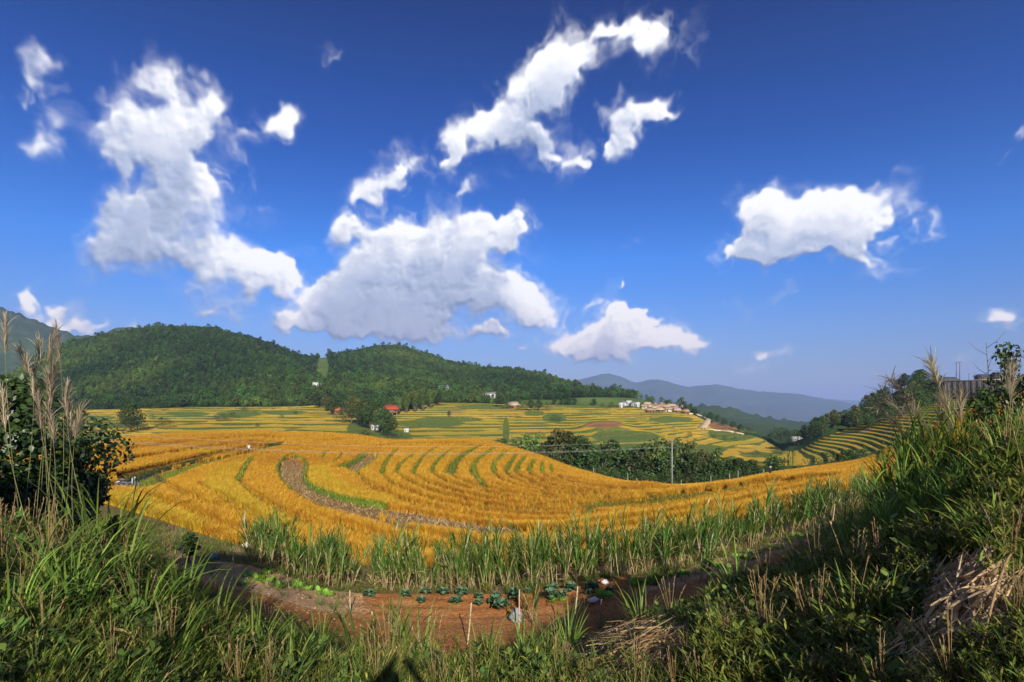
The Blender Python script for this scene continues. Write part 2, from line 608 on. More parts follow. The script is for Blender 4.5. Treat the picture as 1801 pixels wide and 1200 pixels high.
def leaf_mat(name, stops, tip=None, trans=.35, rough=.5, spec=.25, hue_by_object=.12, inst=()):
    """stops: colours picked by the random number each leaf carries; tip: colour towards the end of the blade"""
    m, t = new_mat(name)
    fac = attr(t, 'r')
    col = ramp(t, fac, stops)
    if tip is not None:
        col = mixc_(t, map_range(t, attr(t, 't'), tip[0], 1.0, 0, tip[2]), col, tip[1])
    for nm_, ic in inst:
        col = mixc_(t, attr(t, nm_, 'INSTANCER'), col, ic)
    oi = nd(t, 'ShaderNodeObjectInfo')
    hs_ = nd(t, 'ShaderNodeHueSaturation')
    t.links.new(col, hs_.inputs['Color'])
    t.links.new(map_range(t, oi.outputs['Random'], 0, 1, 1 - 2.2 * hue_by_object, 1 + 2.2 * hue_by_object, 'LINEAR'), hs_.inputs['Value'])
    t.links.new(map_range(t, oi.outputs['Random'], 0, 1, .5 - .12 * hue_by_object, .5 + .12 * hue_by_object, 'LINEAR'), hs_.inputs['Hue'])
    col = hs_.outputs[0]
    b = principled(t, col, rough, spec)
    tr = nd(t, 'ShaderNodeBsdfTranslucent')
    t.links.new(col, tr.inputs['Color'])
    ms = nd(t, 'ShaderNodeMixShader')
    ms.inputs[0].default_value = trans
    t.links.new(b, ms.inputs[1])
    t.links.new(tr.outputs[0], ms.inputs[2])
    out_mat(t, ms.outputs[0])
    return m


def plain_mat(name, col, rough=.7, spec=.3, var=.25, scale=4.0, bump_s=0.0, metal=0.0):
    m, t = new_mat(name)
    n = noise(t, world_pos(t), scale, 5, .6)
    dark = tuple(c * (1 - var) for c in col)
    lite = tuple(min(1, c * (1 + var)) for c in col)
    c = ramp(t, n, [(.3, dark), (.7, lite)])
    nm = bump(t, n, bump_s, .02) if bump_s else None
    sh = principled(t, c, rough, spec, nm)
    if metal:
        sh.node.inputs['Metallic'].default_value = metal
    out_mat(t, sh)
    return m


def ground_mat(name, stops, scale=1.2, fine=14.0, bump_s=.6, bump_d=.08, mask=None):
    """earth or turf: two sizes of noise pick between colours; mask: (attribute, colour stops) laid over it"""
    m, t = new_mat(name)
    p = world_pos(t)
    a = noise(t, p, scale, 4, .6)
    b = noise(t, p, fine, 4, .65)
    f = math_node(t, 'ADD', math_node(t, 'MULTIPLY', a, .6), math_node(t, 'MULTIPLY', b, .4))
    c = ramp(t, f, stops)
    if mask:
        for nm_, st in mask:
            c = mixc_(t, map_range(t, math_node(t, 'ADD', attr(t, nm_), math_node(t, 'MULTIPLY', math_node(t, 'SUBTRACT', a, .5), .5)), .4, .6, 0, 1), c, ramp(t, f, st))
    out_mat(t, principled(t, c, .95, .1, bump(t, b, bump_s, bump_d)))
    return m


# ------------------------------------------------------------------ lie of the land
# feature lines, near to far: (photograph column, row, depth in metres) along each line
LINES = [
    ('feet', [(-900, 1700, 1.5), (0, 1780, 1.5), (300, 1830, 1.5), (700, 1880, 1.5), (1000, 1870, 1.5), (1300, 1790, 1.5), (1600, 1620, 1.5), (1801, 1490, 1.5), (2700, 1420, 1.5)]),
    ('bank_mid', [(-900, 1040, 4.2), (0, 1060, 4.2), (200, 1110, 4.2), (450, 1190, 4.4), (700, 1225, 4.6), (1000, 1215, 4.5), (1200, 1165, 4.5), (1400, 1110, 4.6), (1600, 1030, 4.3), (1801, 930, 4.0), (2000, 900, 3.9), (2700, 960, 3.6)]),
    ('bank_crest', [(-900, 900, 7.0), (0, 930, 7.0), (200, 985, 7.0), (330, 1045, 6.8), (450, 1115, 6.5), (600, 1165, 6.3), (830, 1185, 6.3), (1000, 1165, 6.4), (1100, 1125, 6.7), (1250, 1065, 7.4), (1400, 1022, 7.5), (1480, 990, 7.6), (1560, 938, 7.5), (1650, 882, 7.0), (1720, 828, 6.6), (1801, 765, 6.2), (2000, 770, 6.0), (2700, 880, 5.5)]),
    ('bank_foot', [(-900, 960, 11.), (0, 960, 11.), (200, 1010, 11.), (330, 1050, 11.5), (450, 1090, 12.), (600, 1130, 12.5), (830, 1155, 12.8), (1000, 1130, 13.), (1100, 1095, 13.3), (1250, 1050, 14.), (1400, 990, 16.), (1480, 945, 18.), (1560, 905, 15.), (1650, 885, 14.), (1801, 880, 13.), (2700, 900, 13.)]),
    ('bed_front', [(-900, 920, 14.), (0, 930, 14.), (200, 975, 14.5), (330, 1020, 14.5), (450, 1052, 15.), (600, 1085, 15.), (830, 1098, 15.2), (1000, 1085, 15.3), (1100, 1060, 15.5), (1250, 1022, 17.), (1400, 968, 19.), (1480, 925, 21.), (1560, 888, 20.), (1650, 870, 19.), (1801, 860, 18.), (2700, 870, 18.)]),
    ('bed_back', [(-900, 880, 19.), (0, 900, 19.), (200, 945, 19.), (270, 958, 19.), (370, 982, 18.5), (458, 996, 18.5), (517, 1016, 18.4), (575, 1038, 18.3), (662, 1042, 18.4), (837, 1043, 18.6), (1010, 1028, 19.), (1083, 1016, 19.2), (1191, 1004, 19.5), (1229, 990, 20.), (1346, 958, 22.), (1467, 912, 24.), (1560, 872, 25.), (1650, 855, 24.), (1801, 840, 23.), (2700, 850, 23.)]),
    ('rice_near', [(-900, 850, 44.), (0, 865, 42.), (150, 880, 38.), (250, 905, 34.), (350, 938, 29.), (450, 965, 27.), (600, 990, 26.), (850, 1002, 26.), (1050, 990, 26.5), (1200, 962, 28.), (1400, 902, 32.), (1500, 862, 34.), (1560, 846, 36.), (1700, 800, 38.), (1801, 780, 38.), (2700, 780, 38.)]),
    ('rice_mid', [(-900, 830, 52.), (0, 840, 52.), (150, 848, 50.), (300, 868, 48.), (600, 888, 46.), (850, 903, 45.), (1050, 900, 47.), (1200, 882, 50.), (1400, 853, 54.), (1500, 836, 55.), (1600, 805, 58.), (1700, 758, 58.), (1801, 730, 58.), (2700, 720, 58.)]),
    ('rice_back', [(-900, 805, 72.), (0, 815, 72.), (150, 822, 72.), (300, 827, 75.), (600, 830, 75.), (850, 833, 75.), (1000, 847, 75.), (1100, 864, 74.), (1200, 867, 75.), (1300, 855, 75.), (1400, 840, 75.), (1500, 826, 75.), (1600, 787, 77.), (1700, 740, 76.), (1801, 702, 75.), (2700, 672, 75.)]),
    ('rice_crest', [(-900, 800, 110.), (0, 800, 112.), (150, 792, 115.), (250, 775, 125.), (400, 767, 135.), (530, 764, 140.), (620, 769, 138.), (700, 779, 134.), (750, 778, 130.), (840, 777, 125.), (900, 790, 115.), (950, 806, 110.), (1000, 826, 105.), (1050, 841, 102.), (1100, 853, 100.), (1182, 861, 97.), (1250, 856, 97.), (1300, 849, 97.), (1355, 838, 100.), (1400, 831, 100.), (1450, 824, 100.), (1520, 813, 100.), (1600, 775, 102.), (1700, 732, 98.), (1801, 698, 95.), (2700, 670, 95.)]),
    ('gully', [(-900, 805, 150.), (0, 808, 150.), (150, 802, 152.), (400, 785, 165.), (600, 795, 165.), (700, 815, 160.), (850, 850, 155.), (1000, 870, 150.), (1182, 880, 148.), (1350, 872, 146.), (1450, 850, 142.), (1520, 830, 138.), (1600, 795, 135.), (1700, 750, 130.), (1801, 705, 125.), (2700, 672, 125.)]),
    ('valley_front', [(-900, 790, 200.), (0, 795, 200.), (150, 787, 200.), (300, 772, 205.), (600, 772, 205.), (700, 786, 200.), (850, 797, 200.), (1000, 804, 200.), (1182, 810, 195.), (1300, 818, 190.), (1400, 818, 180.), (1500, 803, 172.), (1600, 772, 160.), (1700, 737, 150.), (1801, 702, 142.), (2700, 672, 142.)]),
    ('valley_mid', [(-900, 755, 300.), (0, 755, 300.), (150, 755, 290.), (300, 744, 295.), (600, 744, 295.), (700, 758, 290.), (850, 752, 300.), (1000, 755, 300.), (1182, 768, 300.), (1300, 790, 270.), (1400, 806, 205.), (1500, 780, 205.), (1600, 742, 200.), (1700, 716, 190.), (1801, 698, 180.), (2700, 672, 180.)]),
    ('valley_back', [(-900, 722, 420.), (0, 722, 420.), (250, 719, 420.), (560, 714, 430.), (640, 722, 400.), (700, 722, 400.), (780, 709, 450.), (900, 711, 460.), (1000, 712, 470.), (1100, 716, 475.), (1210, 728, 470.), (1260, 748, 420.), (1330, 768, 370.), (1390, 793, 250.), (1450, 768, 242.), (1500, 750, 246.), (1560, 727, 250.), (1600, 707, 250.), (1650, 700, 245.), (1720, 698, 235.), (1801, 690, 220.), (2700, 668, 220.)]),
    ('hill_mid', [(-900, 700, 560.), (0, 690, 560.), (120, 670, 560.), (320, 655, 560.), (450, 658, 570.), (560, 672, 600.), (690, 670, 640.), (850, 685, 620.), (1000, 694, 580.), (1100, 702, 540.), (1210, 720, 510.), (1260, 742, 480.), (1330, 766, 420.), (1390, 786, 280.), (1450, 762, 265.), (1500, 740, 268.), (1560, 706, 272.), (1600, 684, 270.), (1650, 676, 262.), (1720, 676, 250.), (1801, 668, 235.), (2700, 650, 235.)]),
    ('hill_crest', [(-900, 690, 800.), (0, 668, 800.), (80, 632, 820.), (150, 606, 850.), (200, 596, 850.), (270, 588, 850.), (320, 586, 850.), (380, 588, 860.), (420, 598, 880.), (450, 607, 880.), (500, 624, 900.), (540, 637, 950.), (580, 634, 1000.), (630, 630, 1040.), (660, 623, 1040.), (690, 620, 1040.), (740, 631, 1020.), (800, 648, 960.), (850, 653, 900.), (900, 655, 860.), (950, 663, 820.), (1000, 676, 780.), (1050, 690, 730.), (1100, 697, 680.), (1150, 706, 620.), (1210, 720, 540.), (1260, 742, 500.), (1330, 766, 450.), (1390, 785, 300.), (1450, 760, 285.), (1500, 738, 288.), (1550, 706, 290.), (1590, 681, 290.), (1650, 673, 280.), (1720, 674, 268.), (1801, 666, 250.), (2700, 650, 250.)]),
    ('behind', [(-900, 720, 1300.), (0, 720, 1300.), (500, 720, 1300.), (900, 735, 1200.), (1200, 770, 900.), (1330, 800, 700.), (1390, 830, 420.), (1500, 800, 400.), (1600, 760, 400.), (1801, 740, 380.), (2700, 700, 380.)]),
]
NROW = [10, 14, 18, 10, 26, 16, 40, 40, 54, 16, 16, 60, 90, 40, 40, 14]
COLS = np.concatenate([np.linspace(-850, -60, 26), np.arange(-40, 1842, 2.7), np.linspace(1860, 2650, 26)])
NC = len(COLS)
li_py = np.array([pchip([a[0] for a in l], [a[1] for a in l], COLS) for _, l in LINES])
li_Y = np.array([pchip([a[0] for a in l], [a[2] for a in l], COLS) for _, l in LINES])
li_z = (HY - li_py) / F * li_Y
rows_Y, rows_Z, row_line = [], [], []
LROW = {}
lnY = np.log(li_Y)
# monotone cubic in log depth, all columns at once
h_ = np.diff(lnY, axis=0)
d_ = np.diff(li_z, axis=0) / h_
m_ = np.zeros_like(li_z)
w1_, w2_ = 2 * h_[1:] + h_[:-1], h_[1:] + 2 * h_[:-1]
ok_ = d_[:-1] * d_[1:] > 0
m_[1:-1] = np.where(ok_, (w1_ + w2_) / (w1_ / np.where(ok_, d_[:-1], 1) + w2_ / np.where(ok_, d_[1:], 1)), 0)
m_[0], m_[-1] = d_[0], d_[-1]
for i, n in enumerate(NROW):
    LROW[LINES[i][0]] = len(rows_Y)
    for k in range(n):
        t_ = k / n
        rows_Y.append(np.exp(lnY[i] + h_[i] * t_))
        rows_Z.append(li_z[i] * (1 + 2 * t_) * (1 - t_) ** 2 + m_[i] * h_[i] * t_ * (1 - t_) ** 2 + li_z[i + 1] * t_ * t_ * (3 - 2 * t_) + m_[i + 1] * h_[i] * t_ * t_ * (t_ - 1))
LROW['behind'] = len(rows_Y)
rows_Y.append(li_Y[-1])
rows_Z.append(li_z[-1])
GY = np.array(rows_Y)                      # (rows, cols)
GZ = np.array(rows_Z)
GX = (COLS[None] - CX) / F * GY
NR = len(GY)
ri = np.arange(NR)[:, None]
sec = lambda a, b: (ri >= LROW[a]) & (ri <= LROW[b])
ss = lambda a, b, t: (lambda q: q * q * (3 - 2 * q))(np.clip((t - a) / (b - a), 0, 1))
# natural unevenness, growing with distance
uneven = np.where(ri < LROW['bank_foot'], .07 * fbm2(GX * 1.1, GY * 1.1, 4, 3),
         np.where(ri < LROW['rice_near'], .035 * fbm2(GX * 1.6, GY * 1.6, 4, 4),
         np.where(ri < LROW['rice_crest'], .12 * fbm2(GX * .12, GY * .12, 3, 5), 0)))
GZ = GZ + uneven
furrow = sec('bed_front', 'bed_back') * ss(590, 640, COLS)[None] * (1 - ss(1090, 1130, COLS))[None] * (1 - ss(-3, 0, ri - LROW['bed_back'])) * ss(0, 3, ri - LROW['bed_front'])
GZ = GZ + furrow * .055 * np.sin(GY * 2 * PI / .95 + .5 * fbm2(GX, GY, 2, 14))
vl = ss(0, 20, ri - LROW['gully']) * (1 - ss(0, 12, ri - LROW['valley_back']))
GZ = GZ + vl * .7 * fbm2(GX * .016, GY * .016, 3, 8)
hl = ss(0, 20, ri - LROW['valley_back'])
GZ = GZ + hl * (1 - ss(-6, 6, ri - LROW['hill_crest'])) * 5.0 * fbm2(GX * .012, GY * .012, 4, 9)
# terraced slopes: partly stepped height
right_w = ss(1375, 1400, COLS)[None]
STEP = 1.25 * (1 - right_w) + 1.0 * right_w
seg_ = np.floor((GX + 26 * fbm2(GY * .02, GX * .008, 2, 23)) / 85.0)
terr_t = GZ / STEP + .35 * fbm2(GX * .02, GY * .02, 3, 21) + ((seg_ * 0.618) % 1.0) * (1 - right_w)
fl_ = np.floor(terr_t)
fr_ = terr_t - fl_
q_ = (fl_ + ss(.72, 1.0, fr_)) * STEP
tw = ss(0, 8, ri - LROW['valley_front']) * (1 - ss(-4, 4, ri - LROW['valley_back']))
GZ = GZ * (1 - tw * .62) + tw * .62 * (q_ + (GZ - terr_t * STEP))


def ground_z(px, Y):
    """terrain height at photograph column px and depth Y"""
    px, Y = np.atleast_1d(np.asarray(px, float)), np.atleast_1d(np.asarray(Y, float))
    c = np.clip(np.searchsorted(COLS, px) - 1, 0, NC - 2)
    f = np.clip((px - COLS[c]) / (COLS[c + 1] - COLS[c]), 0, 1)
    out = np.empty(len(px))
    for k in range(len(px)):
        za = np.interp(Y[k], GY[:, c[k]], GZ[:, c[k]])
        zb = np.interp(Y[k], GY[:, c[k] + 1], GZ[:, c[k] + 1])
        out[k] = za * (1 - f[k]) + zb * f[k]
    return out


def on_ground(px, Y, dz=0.0):
    z = float(ground_z(px, Y)[0]) + dz
    return Vector(((px - CX) / F * Y, Y, z))


def hit(px, py, a, b):
    """where the sight line through a pixel meets the ground between two feature lines"""
    c = int(np.clip(np.searchsorted(COLS, px), 0, NC - 1))
    Y = GY[LROW[a]:LROW[b] + 1, c]
    Z = GZ[LROW[a]:LROW[b] + 1, c]
    rowp = HY - Z / Y * F
    below = np.where(rowp > py)[0]
    k = below[-1] if len(below) else 0
    if k >= len(Y) - 1:
        k = len(Y) - 2
    p0, p1 = rowp[k], rowp[k + 1]
    f = 0 if abs(p0 - p1) < 1e-6 else np.clip((p0 - py) / (p0 - p1), 0, 1)
    yy = Y[k] + (Y[k + 1] - Y[k]) * f
    return Vector(((px - CX) / F * yy, yy, Z[k] + (Z[k + 1] - Z[k]) * f))


def patch(name, a, b, mat, c0=0, c1=None, attrs=None):
    r0, r1 = LROW[a], LROW[b]
    c1 = NC - 1 if c1 is None else c1
    V = np.stack([GX, GY, GZ], -1)[r0:r1 + 1, c0:c1 + 1]
    nr, nc = V.shape[:2]
    i = np.arange(nr - 1)[:, None] * nc + np.arange(nc - 1)[None]
    q = np.stack([i, i + 1, i + nc + 1, i + nc], -1).reshape(-1, 4)
    at = {k: v[r0:r1 + 1, c0:c1 + 1].ravel() for k, v in (attrs or {}).items()}
    o = obj(name, mesh_np(name, V.reshape(-1, 3), [q], [mat], at))
    return tag(o, kind='structure')

# ------------------------------------------------------------------ land cover masks (fixed to the ground)
GP = HY - GZ / GY * F                      # row each ground point falls on
GPX = np.broadcast_to(COLS[None], GZ.shape)


def ell(px, py, rx, ry, a=None, b=None, soft=.35):
    d = np.sqrt(((GPX - px) / rx) ** 2 + ((GP - py) / ry) ** 2)
    m = 1 - ss(1 - soft, 1 + soft, d)
    if a:
        m = m * sec(a, b)
    return m


# a bare earth mound among the far terraces
md = ell(1062, 752, 34, 7, 'valley_front', 'valley_back', .9)
GZ = GZ + 3.2 * md
green = np.zeros_like(GZ)
for (px, py, rx, ry) in [(755, 745, 62, 7), (1100, 768, 60, 11), (1140, 790, 90, 10), (890, 760, 6, 26), (1290, 762, 45, 14), (1230, 790, 50, 8),
                         (200, 748, 60, 5), (330, 728, 40, 4), (150, 770, 50, 7), (165, 735, 40, 4), (1060, 712, 90, 6), (975, 735, 22, 8), (940, 727, 18, 5), (1180, 738, 40, 5),
                         (1000, 790, 60, 16), (700, 770, 26, 12), (650, 755, 40, 22), (1330, 800, 30, 5), (500, 726, 40, 4), (420, 728, 40, 6), (790, 738, 60, 5), (860, 716, 60, 4)]:
    green = np.maximum(green, ell(px, py, rx, ry, 'valley_front', 'valley_back'))
brown = np.maximum(md, ell(1285, 748, 38, 9, 'valley_mid', 'hill_mid'))
meadow = np.maximum(ell(567, 648, 11, 24, 'valley_back', 'hill_crest', .8), ell(1060, 706, 80, 7, 'valley_back', 'hill_crest'))
meadow = np.maximum(meadow, ell(950, 708, 60, 4, 'valley_back', 'hill_crest'))
meadow = np.maximum(meadow, ell(1320, 750, 30, 12, 'valley_back', 'hill_crest'))
meadow = np.maximum(meadow, .8 * ell(830, 714, 60, 4, 'valley_back', 'hill_crest'))

# ------------------------------------------------------------------ terrain materials
m_bank = ground_mat('bank_earth', [(.25, (.022, .020, .010)), (.5, (.05, .045, .018)), (.75, (.09, .07, .03))], 1.5, 12)
m_behind = ground_mat('bank_turf', [(.3, (.03, .04, .012)), (.7, (.08, .08, .03))], 1.5, 12)
m_gully = ground_mat('scrub_floor', [(.3, (.03, .06, .015)), (.55, (.07, .11, .03)), (.75, (.14, .15, .05))], .15, 1.5, .8, .4)
m_cane_floor = ground_mat('litter_floor', [(.3, (.10, .09, .03)), (.5, (.20, .15, .05)), (.72, (.30, .21, .09))], .8, 9)


def soil_material():
    m, t = new_mat('red_garden_earth')
    p = world_pos(t)
    a, b, c = noise(t, p, .9, 4, .6), noise(t, p, 9, 5, .65), noise(t, p, 45, 3, .6)
    f = math_node(t, 'ADD', math_node(t, 'MULTIPLY', a, .45), math_node(t, 'ADD', math_node(t, 'MULTIPLY', b, .35), math_node(t, 'MULTIPLY', c, .2)))
    red = ramp(t, f, [(.30, (.17, .06, .022)), (.5, (.37, .15, .05)), (.7, (.53, .26, .105))])
    dust = ramp(t, f, [(.32, (.30, .16, .075)), (.5, (.50, .30, .16)), (.7, (.62, .42, .25))])
    col = mixc_(t, map_range(t, math_node(t, 'ADD', attr(t, 'dust'), math_node(t, 'MULTIPLY', math_node(t, 'SUBTRACT', b, .5), 1.9)), .35, .75, 0, 1), red, dust)
    turf = ramp(t, f, [(.32, (.03, .05, .012)), (.7, (.13, .17, .03))])
    col = mixc_(t, map_range(t, math_node(t, 'ADD', attr(t, 'turf'), math_node(t, 'ADD', math_node(t, 'MULTIPLY', math_node(t, 'SUBTRACT', b, .5), 1.0), math_node(t, 'MULTIPLY', math_node(t, 'SUBTRACT', a, .5), 1.6))), .45, .62, 0, .9), col, turf)
    h = math_node(t, 'ADD', b, math_node(t, 'MULTIPLY', c, .4))
    out_mat(t, principled(t, col, .95, .1, bump(t, h, .9, .10)))
    return m


def rice_ground_material():
    m, t = new_mat('paddy_ground')
    p = world_pos(t)
    a, b = noise(t, p, .25, 3, .6), noise(t, p, 5, 4, .65)
    f = math_node(t, 'ADD', math_node(t, 'MULTIPLY', a, .4), math_node(t, 'MULTIPLY', b, .6))
    gold = ramp(t, f, [(.3, (.28, .13, .012)), (.55, (.46, .225, .02)), (.75, (.58, .31, .035))])
    stub = ramp(t, b, [(.3, (.17, .085, .025)), (.5, (.32, .18, .055)), (.72, (.50, .31, .11))])
    path = ramp(t, f, [(.3, (.12, .15, .014)), (.7, (.27, .29, .035))])
    col = mixc_(t, map_range(t, attr(t, 'stubble'), .4, .6, 0, 1), gold, stub)
    col = mixc_(t, map_range(t, attr(t, 'path'), .4, .6, 0, 1), col, path)
    out_mat(t, principled(t, col, .9, .1, bump(t, b, .8, .15)))
    return m


def terrace_material():
    m, t = new_mat('terraced_paddies')
    p = world_pos(t)
    sp_ = nd(t, 'ShaderNodeSeparateXYZ')
    t.links.new(p, sp_.inputs[0])
    tt = attr(t, 'tt')
    n1 = noise(t, p, .05, 4, .6)
    n2 = noise(t, p, .6, 4, .6)
    n3 = noise(t, p, 3.0, 3, .6)
    lev = math_node(t, 'FLOOR', tt)
    fr = math_node(t, 'FRACT', tt)
    seg = math_node(t, 'FLOOR', math_node(t, 'DIVIDE', math_node(t, 'ADD', sp_.outputs[0], math_node(t, 'MULTIPLY', lev, 13.7)), 31.0))
    wn = nd(t, 'ShaderNodeTexWhiteNoise', noise_dimensions='2D')
    cb_ = nd(t, 'ShaderNodeCombineXYZ')
    t.links.new(lev, cb_.inputs[0])
    t.links.new(seg, cb_.inputs[1])
    t.links.new(cb_.outputs[0], wn.inputs['Vector'])
    pick = math_node(t, 'ADD', math_node(t, 'MULTIPLY', wn.outputs['Value'], .55), math_node(t, 'MULTIPLY', n1, .45))
    gold = ramp(t, pick, [(.22, (.42, .34, .035)), (.38, (.50, .36, .032)), (.55, (.58, .35, .03)), (.72, (.62, .40, .05)), (.82, (.19, .21, .03))])
    gold = mixc_(t, map_range(t, n2, .3, .7, .25, 0), gold, (.16, .12, .02))
    riser = ramp(t, n2, [(.3, (.05, .08, .014)), (.6, (.13, .16, .028)), (.75, (.20, .20, .04))])
    n0 = noise(t, p, .03, 3, .6)
    edge = math_node(t, 'ADD', fr, math_node(t, 'ADD', math_node(t, 'MULTIPLY', math_node(t, 'SUBTRACT', n2, .5), .35), math_node(t, 'MULTIPLY', math_node(t, 'SUBTRACT', n0, .5), .9)))
    dark = attr(t, 'dark')
    low_ = math_node(t, 'SUBTRACT', .78, math_node(t, 'MULTIPLY', dark, .26))
    on = map_range(t, math_node(t, 'SUBTRACT', edge, low_), 0, .07, 0, 1)
    col = mixc_(t, on, gold, riser)
    scrub = ramp(t, n2, [(.3, (.05, .09, .015)), (.55, (.11, .16, .03)), (.75, (.19, .20, .05))])
    gm = math_node(t, 'ADD', attr(t, 'green'), math_node(t, 'MULTIPLY', math_node(t, 'SUBTRACT', n2, .5), .7))
    col = mixc_(t, map_range(t, gm, .42, .58, 0, .92), col, scrub)
    bm_ = math_node(t, 'ADD', attr(t, 'brown'), math_node(t, 'MULTIPLY', math_node(t, 'SUBTRACT', n2, .5), .6))
    col = mixc_(t, map_range(t, bm_, .42, .6, 0, 1), col, ramp(t, n3, [(.3, (.16, .075, .03)), (.7, (.33, .17, .07))]))
    out_mat(t, principled(t, col, .9, .1, bump(t, n3, .8, .5)))
    return m


m_soil = soil_material()
m_paddy = rice_ground_material()
m_terr = terrace_material()
m_hill = ground_mat('forest_floor', [(.3, (.02, .04, .010)), (.6, (.04, .075, .016)), (.8, (.07, .10, .025))], .03, .4, .8, .8,
                    mask=[('meadow', [(.3, (.06, .10, .02)), (.7, (.12, .16, .04))]), ('brown', [(.3, (.17, .08, .03)), (.7, (.34, .17, .07))])])

# ------------------------------------------------------------------ the golden spur: bunds, path, stubble (photograph pixels)
BUNDS = [
    [(442, 810), (430, 828), (419, 850)],
    [(518, 802), (500, 808), (489, 822), (487, 835), (497, 855), (512, 868)],
    [(517, 805), (536, 812), (543, 824), (533, 842), (540, 856), (555, 867), (611, 886), (680, 898)],
    [(572, 800), (565, 812)],
    [(600, 800), (597, 814), (575, 821)],
    [(643, 803), (617, 819), (594, 829)],
    [(665, 800), (662, 814), (628, 836)],
    [(700, 794), (683, 811), (674, 826), (672, 841)],
    [(729, 805), (705, 819), (696, 836)],
    [(769, 791), (744, 808), (731, 825), (726, 839)],
    [(830, 787), (791, 797), (769, 814), (757, 836)],
    [(844, 789), (814, 804), (796, 821), (791, 841)],
    [(868, 793), (836, 816), (830, 830), (836, 844), (848, 857)],
    [(890, 798), (866, 822), (869, 836)],
    [(908, 804), (893, 824), (889, 835)],
    [(923, 808), (911, 824), (907, 836)],
    [(940, 814), (931, 826), (930, 836)],
    [(954, 818), (953, 830), (954, 838)],
    [(969, 822), (969, 830), (970, 837)],
    [(1543, 792), (1552, 806), (1548, 824)], [(1572, 778), (1584, 794), (1580, 812)], [(1600, 766), (1612, 782), (1608, 800)], [(1632, 752), (1645, 770), (1644, 782)], [(1662, 742), (1676, 757)],
]
BUND_W = [.8, .5, .65, .6, .4, 1.3, .5, .75, .7, .75, .75, 1.5, .95, .8, .9, .85, .8, .7, .6, .8, .8, .8, .7, .7]
OUTER = [(628, 836), (650, 862), (720, 890), (850, 912), (1000, 915), (1200, 894), (1400, 857), (1500, 841)]
INNER = [(970, 837), (985, 848), (1010, 856), (1040, 861), (1065, 864), (1100, 866), (1140, 867), (1180, 867)]
LEVELS = []                                # faint steps between the strips, continuing each bund across the slope
for k in range(6, 19):
    f_ = ((k - 6) / 12.0) ** .8
    base = BUNDS[k][-1]
    pts = [(OUTER[j][0] * (1 - f_) + INNER[j][0] * f_, OUTER[j][1] * (1 - f_) + INNER[j][1] * f_) for j in range(8)]
    dx_, dy_ = base[0] - pts[0][0], base[1] - pts[0][1]
    pts = [(p_[0] + dx_ * max(0, 1 - j / 2.5), p_[1] + dy_ * max(0, 1 - j / 2.5)) for j, p_ in enumerate(pts)]
    LEVELS.append(pts)
LEVELS += [[(350, 858), (400, 890), (470, 928), (520, 945)], [(419, 850), (440, 873), (490, 905), (560, 940)], [(512, 868), (560, 893), (640, 921), (740, 950), (850, 968)],
           [(536, 781), (580, 779), (622, 776)], [(270, 830), (290, 858), (330, 880), (400, 912)],
           [(560, 920), (700, 960), (850, 978), (1000, 972), (1150, 950), (1300, 915), (1420, 882)], [(240, 880), (300, 895), (380, 930), (440, 955)], [(690, 930), (850, 945), (1000, 945), (1150, 928), (1300, 898)],
           [(200, 822), (300, 806), (400, 790), (470, 783)], [(180, 805), (300, 790), (420, 778), (520, 772)], [(640, 790), (700, 786), (760, 784), (840, 783)],
           [(980, 935), (1100, 925), (1250, 900), (1400, 868), (1480, 850)], [(1020, 895), (1150, 888), (1300, 866), (1420, 842)]]
PATHLINE = [(215, 866), (250, 856), (333, 826), (385, 812), (440, 799), (493, 785)]
LEDGE = [(222, 850), (250, 840), (280, 830), (330, 817), (372, 806), (430, 795), (455, 788), (496, 782)]
STUBBLE = [[(516, 806), (500, 811), (491, 825), (490, 835), (499, 855), (530, 878), (580, 903), (640, 922), (740, 944), (860, 958), (930, 950), (900, 930), (790, 912), (720, 903), (680, 900), (611, 888), (553, 869), (531, 846), (540, 826)],
           [(645, 806), (658, 797), (660, 812), (640, 830), (615, 838), (604, 830)]]
YELLOW = [[(367, 832), (442, 808), (419, 850), (432, 866), (472, 896), (522, 922), (560, 945), (480, 936), (400, 890), (355, 862)],
          [(545, 826), (575, 822), (590, 850), (640, 872), (700, 888), (690, 897), (611, 884), (556, 865), (536, 844)],
          [(300, 792), (360, 793), (400, 800), (372, 806), (345, 800)], [(150, 880), (230, 875), (330, 905), (400, 935), (300, 945), (150, 920)]]


def spline(pts, n):
    pts = np.asarray(pts, float)
    d = np.concatenate([[0], np.cumsum(np.hypot(*np.diff(pts, axis=0).T))])
    q = np.linspace(0, d[-1], n)
    if len(pts) < 3:
        return np.stack([np.interp(q, d, pts[:, 0]), np.interp(q, d, pts[:, 1])], 1)
    # Catmull-Rom style smoothing by three passes of averaging on a dense polyline
    dense = np.stack([np.interp(q, d, pts[:, 0]), np.interp(q, d, pts[:, 1])], 1)
    for _ in range(max(2, n // 9)):
        dense[1:-1] = .25 * dense[:-2] + .5 * dense[1:-1] + .25 * dense[2:]
    return dense


def inside(poly, x, y):
    poly = np.asarray(poly, float)
    c = np.zeros(np.shape(x), bool)
    j = len(poly) - 1
    for i in range(len(poly)):
        xi, yi, xj, yj = *poly[i], *poly[j]
        c ^= ((yi > y) != (yj > y)) & (x < (xj - xi) * (y - yi) / (yj - yi + 1e-9) + xi)
        j = i
    return c


def ground_line(pts, a, b, n=None):
    n = n or max(6, int(sum(math.hypot(p[0] - q[0], p[1] - q[1]) for p, q in zip(pts, pts[1:])) / 4))
    return np.array([hit(p[0], p[1], a, b) for p in spline(pts, n)])


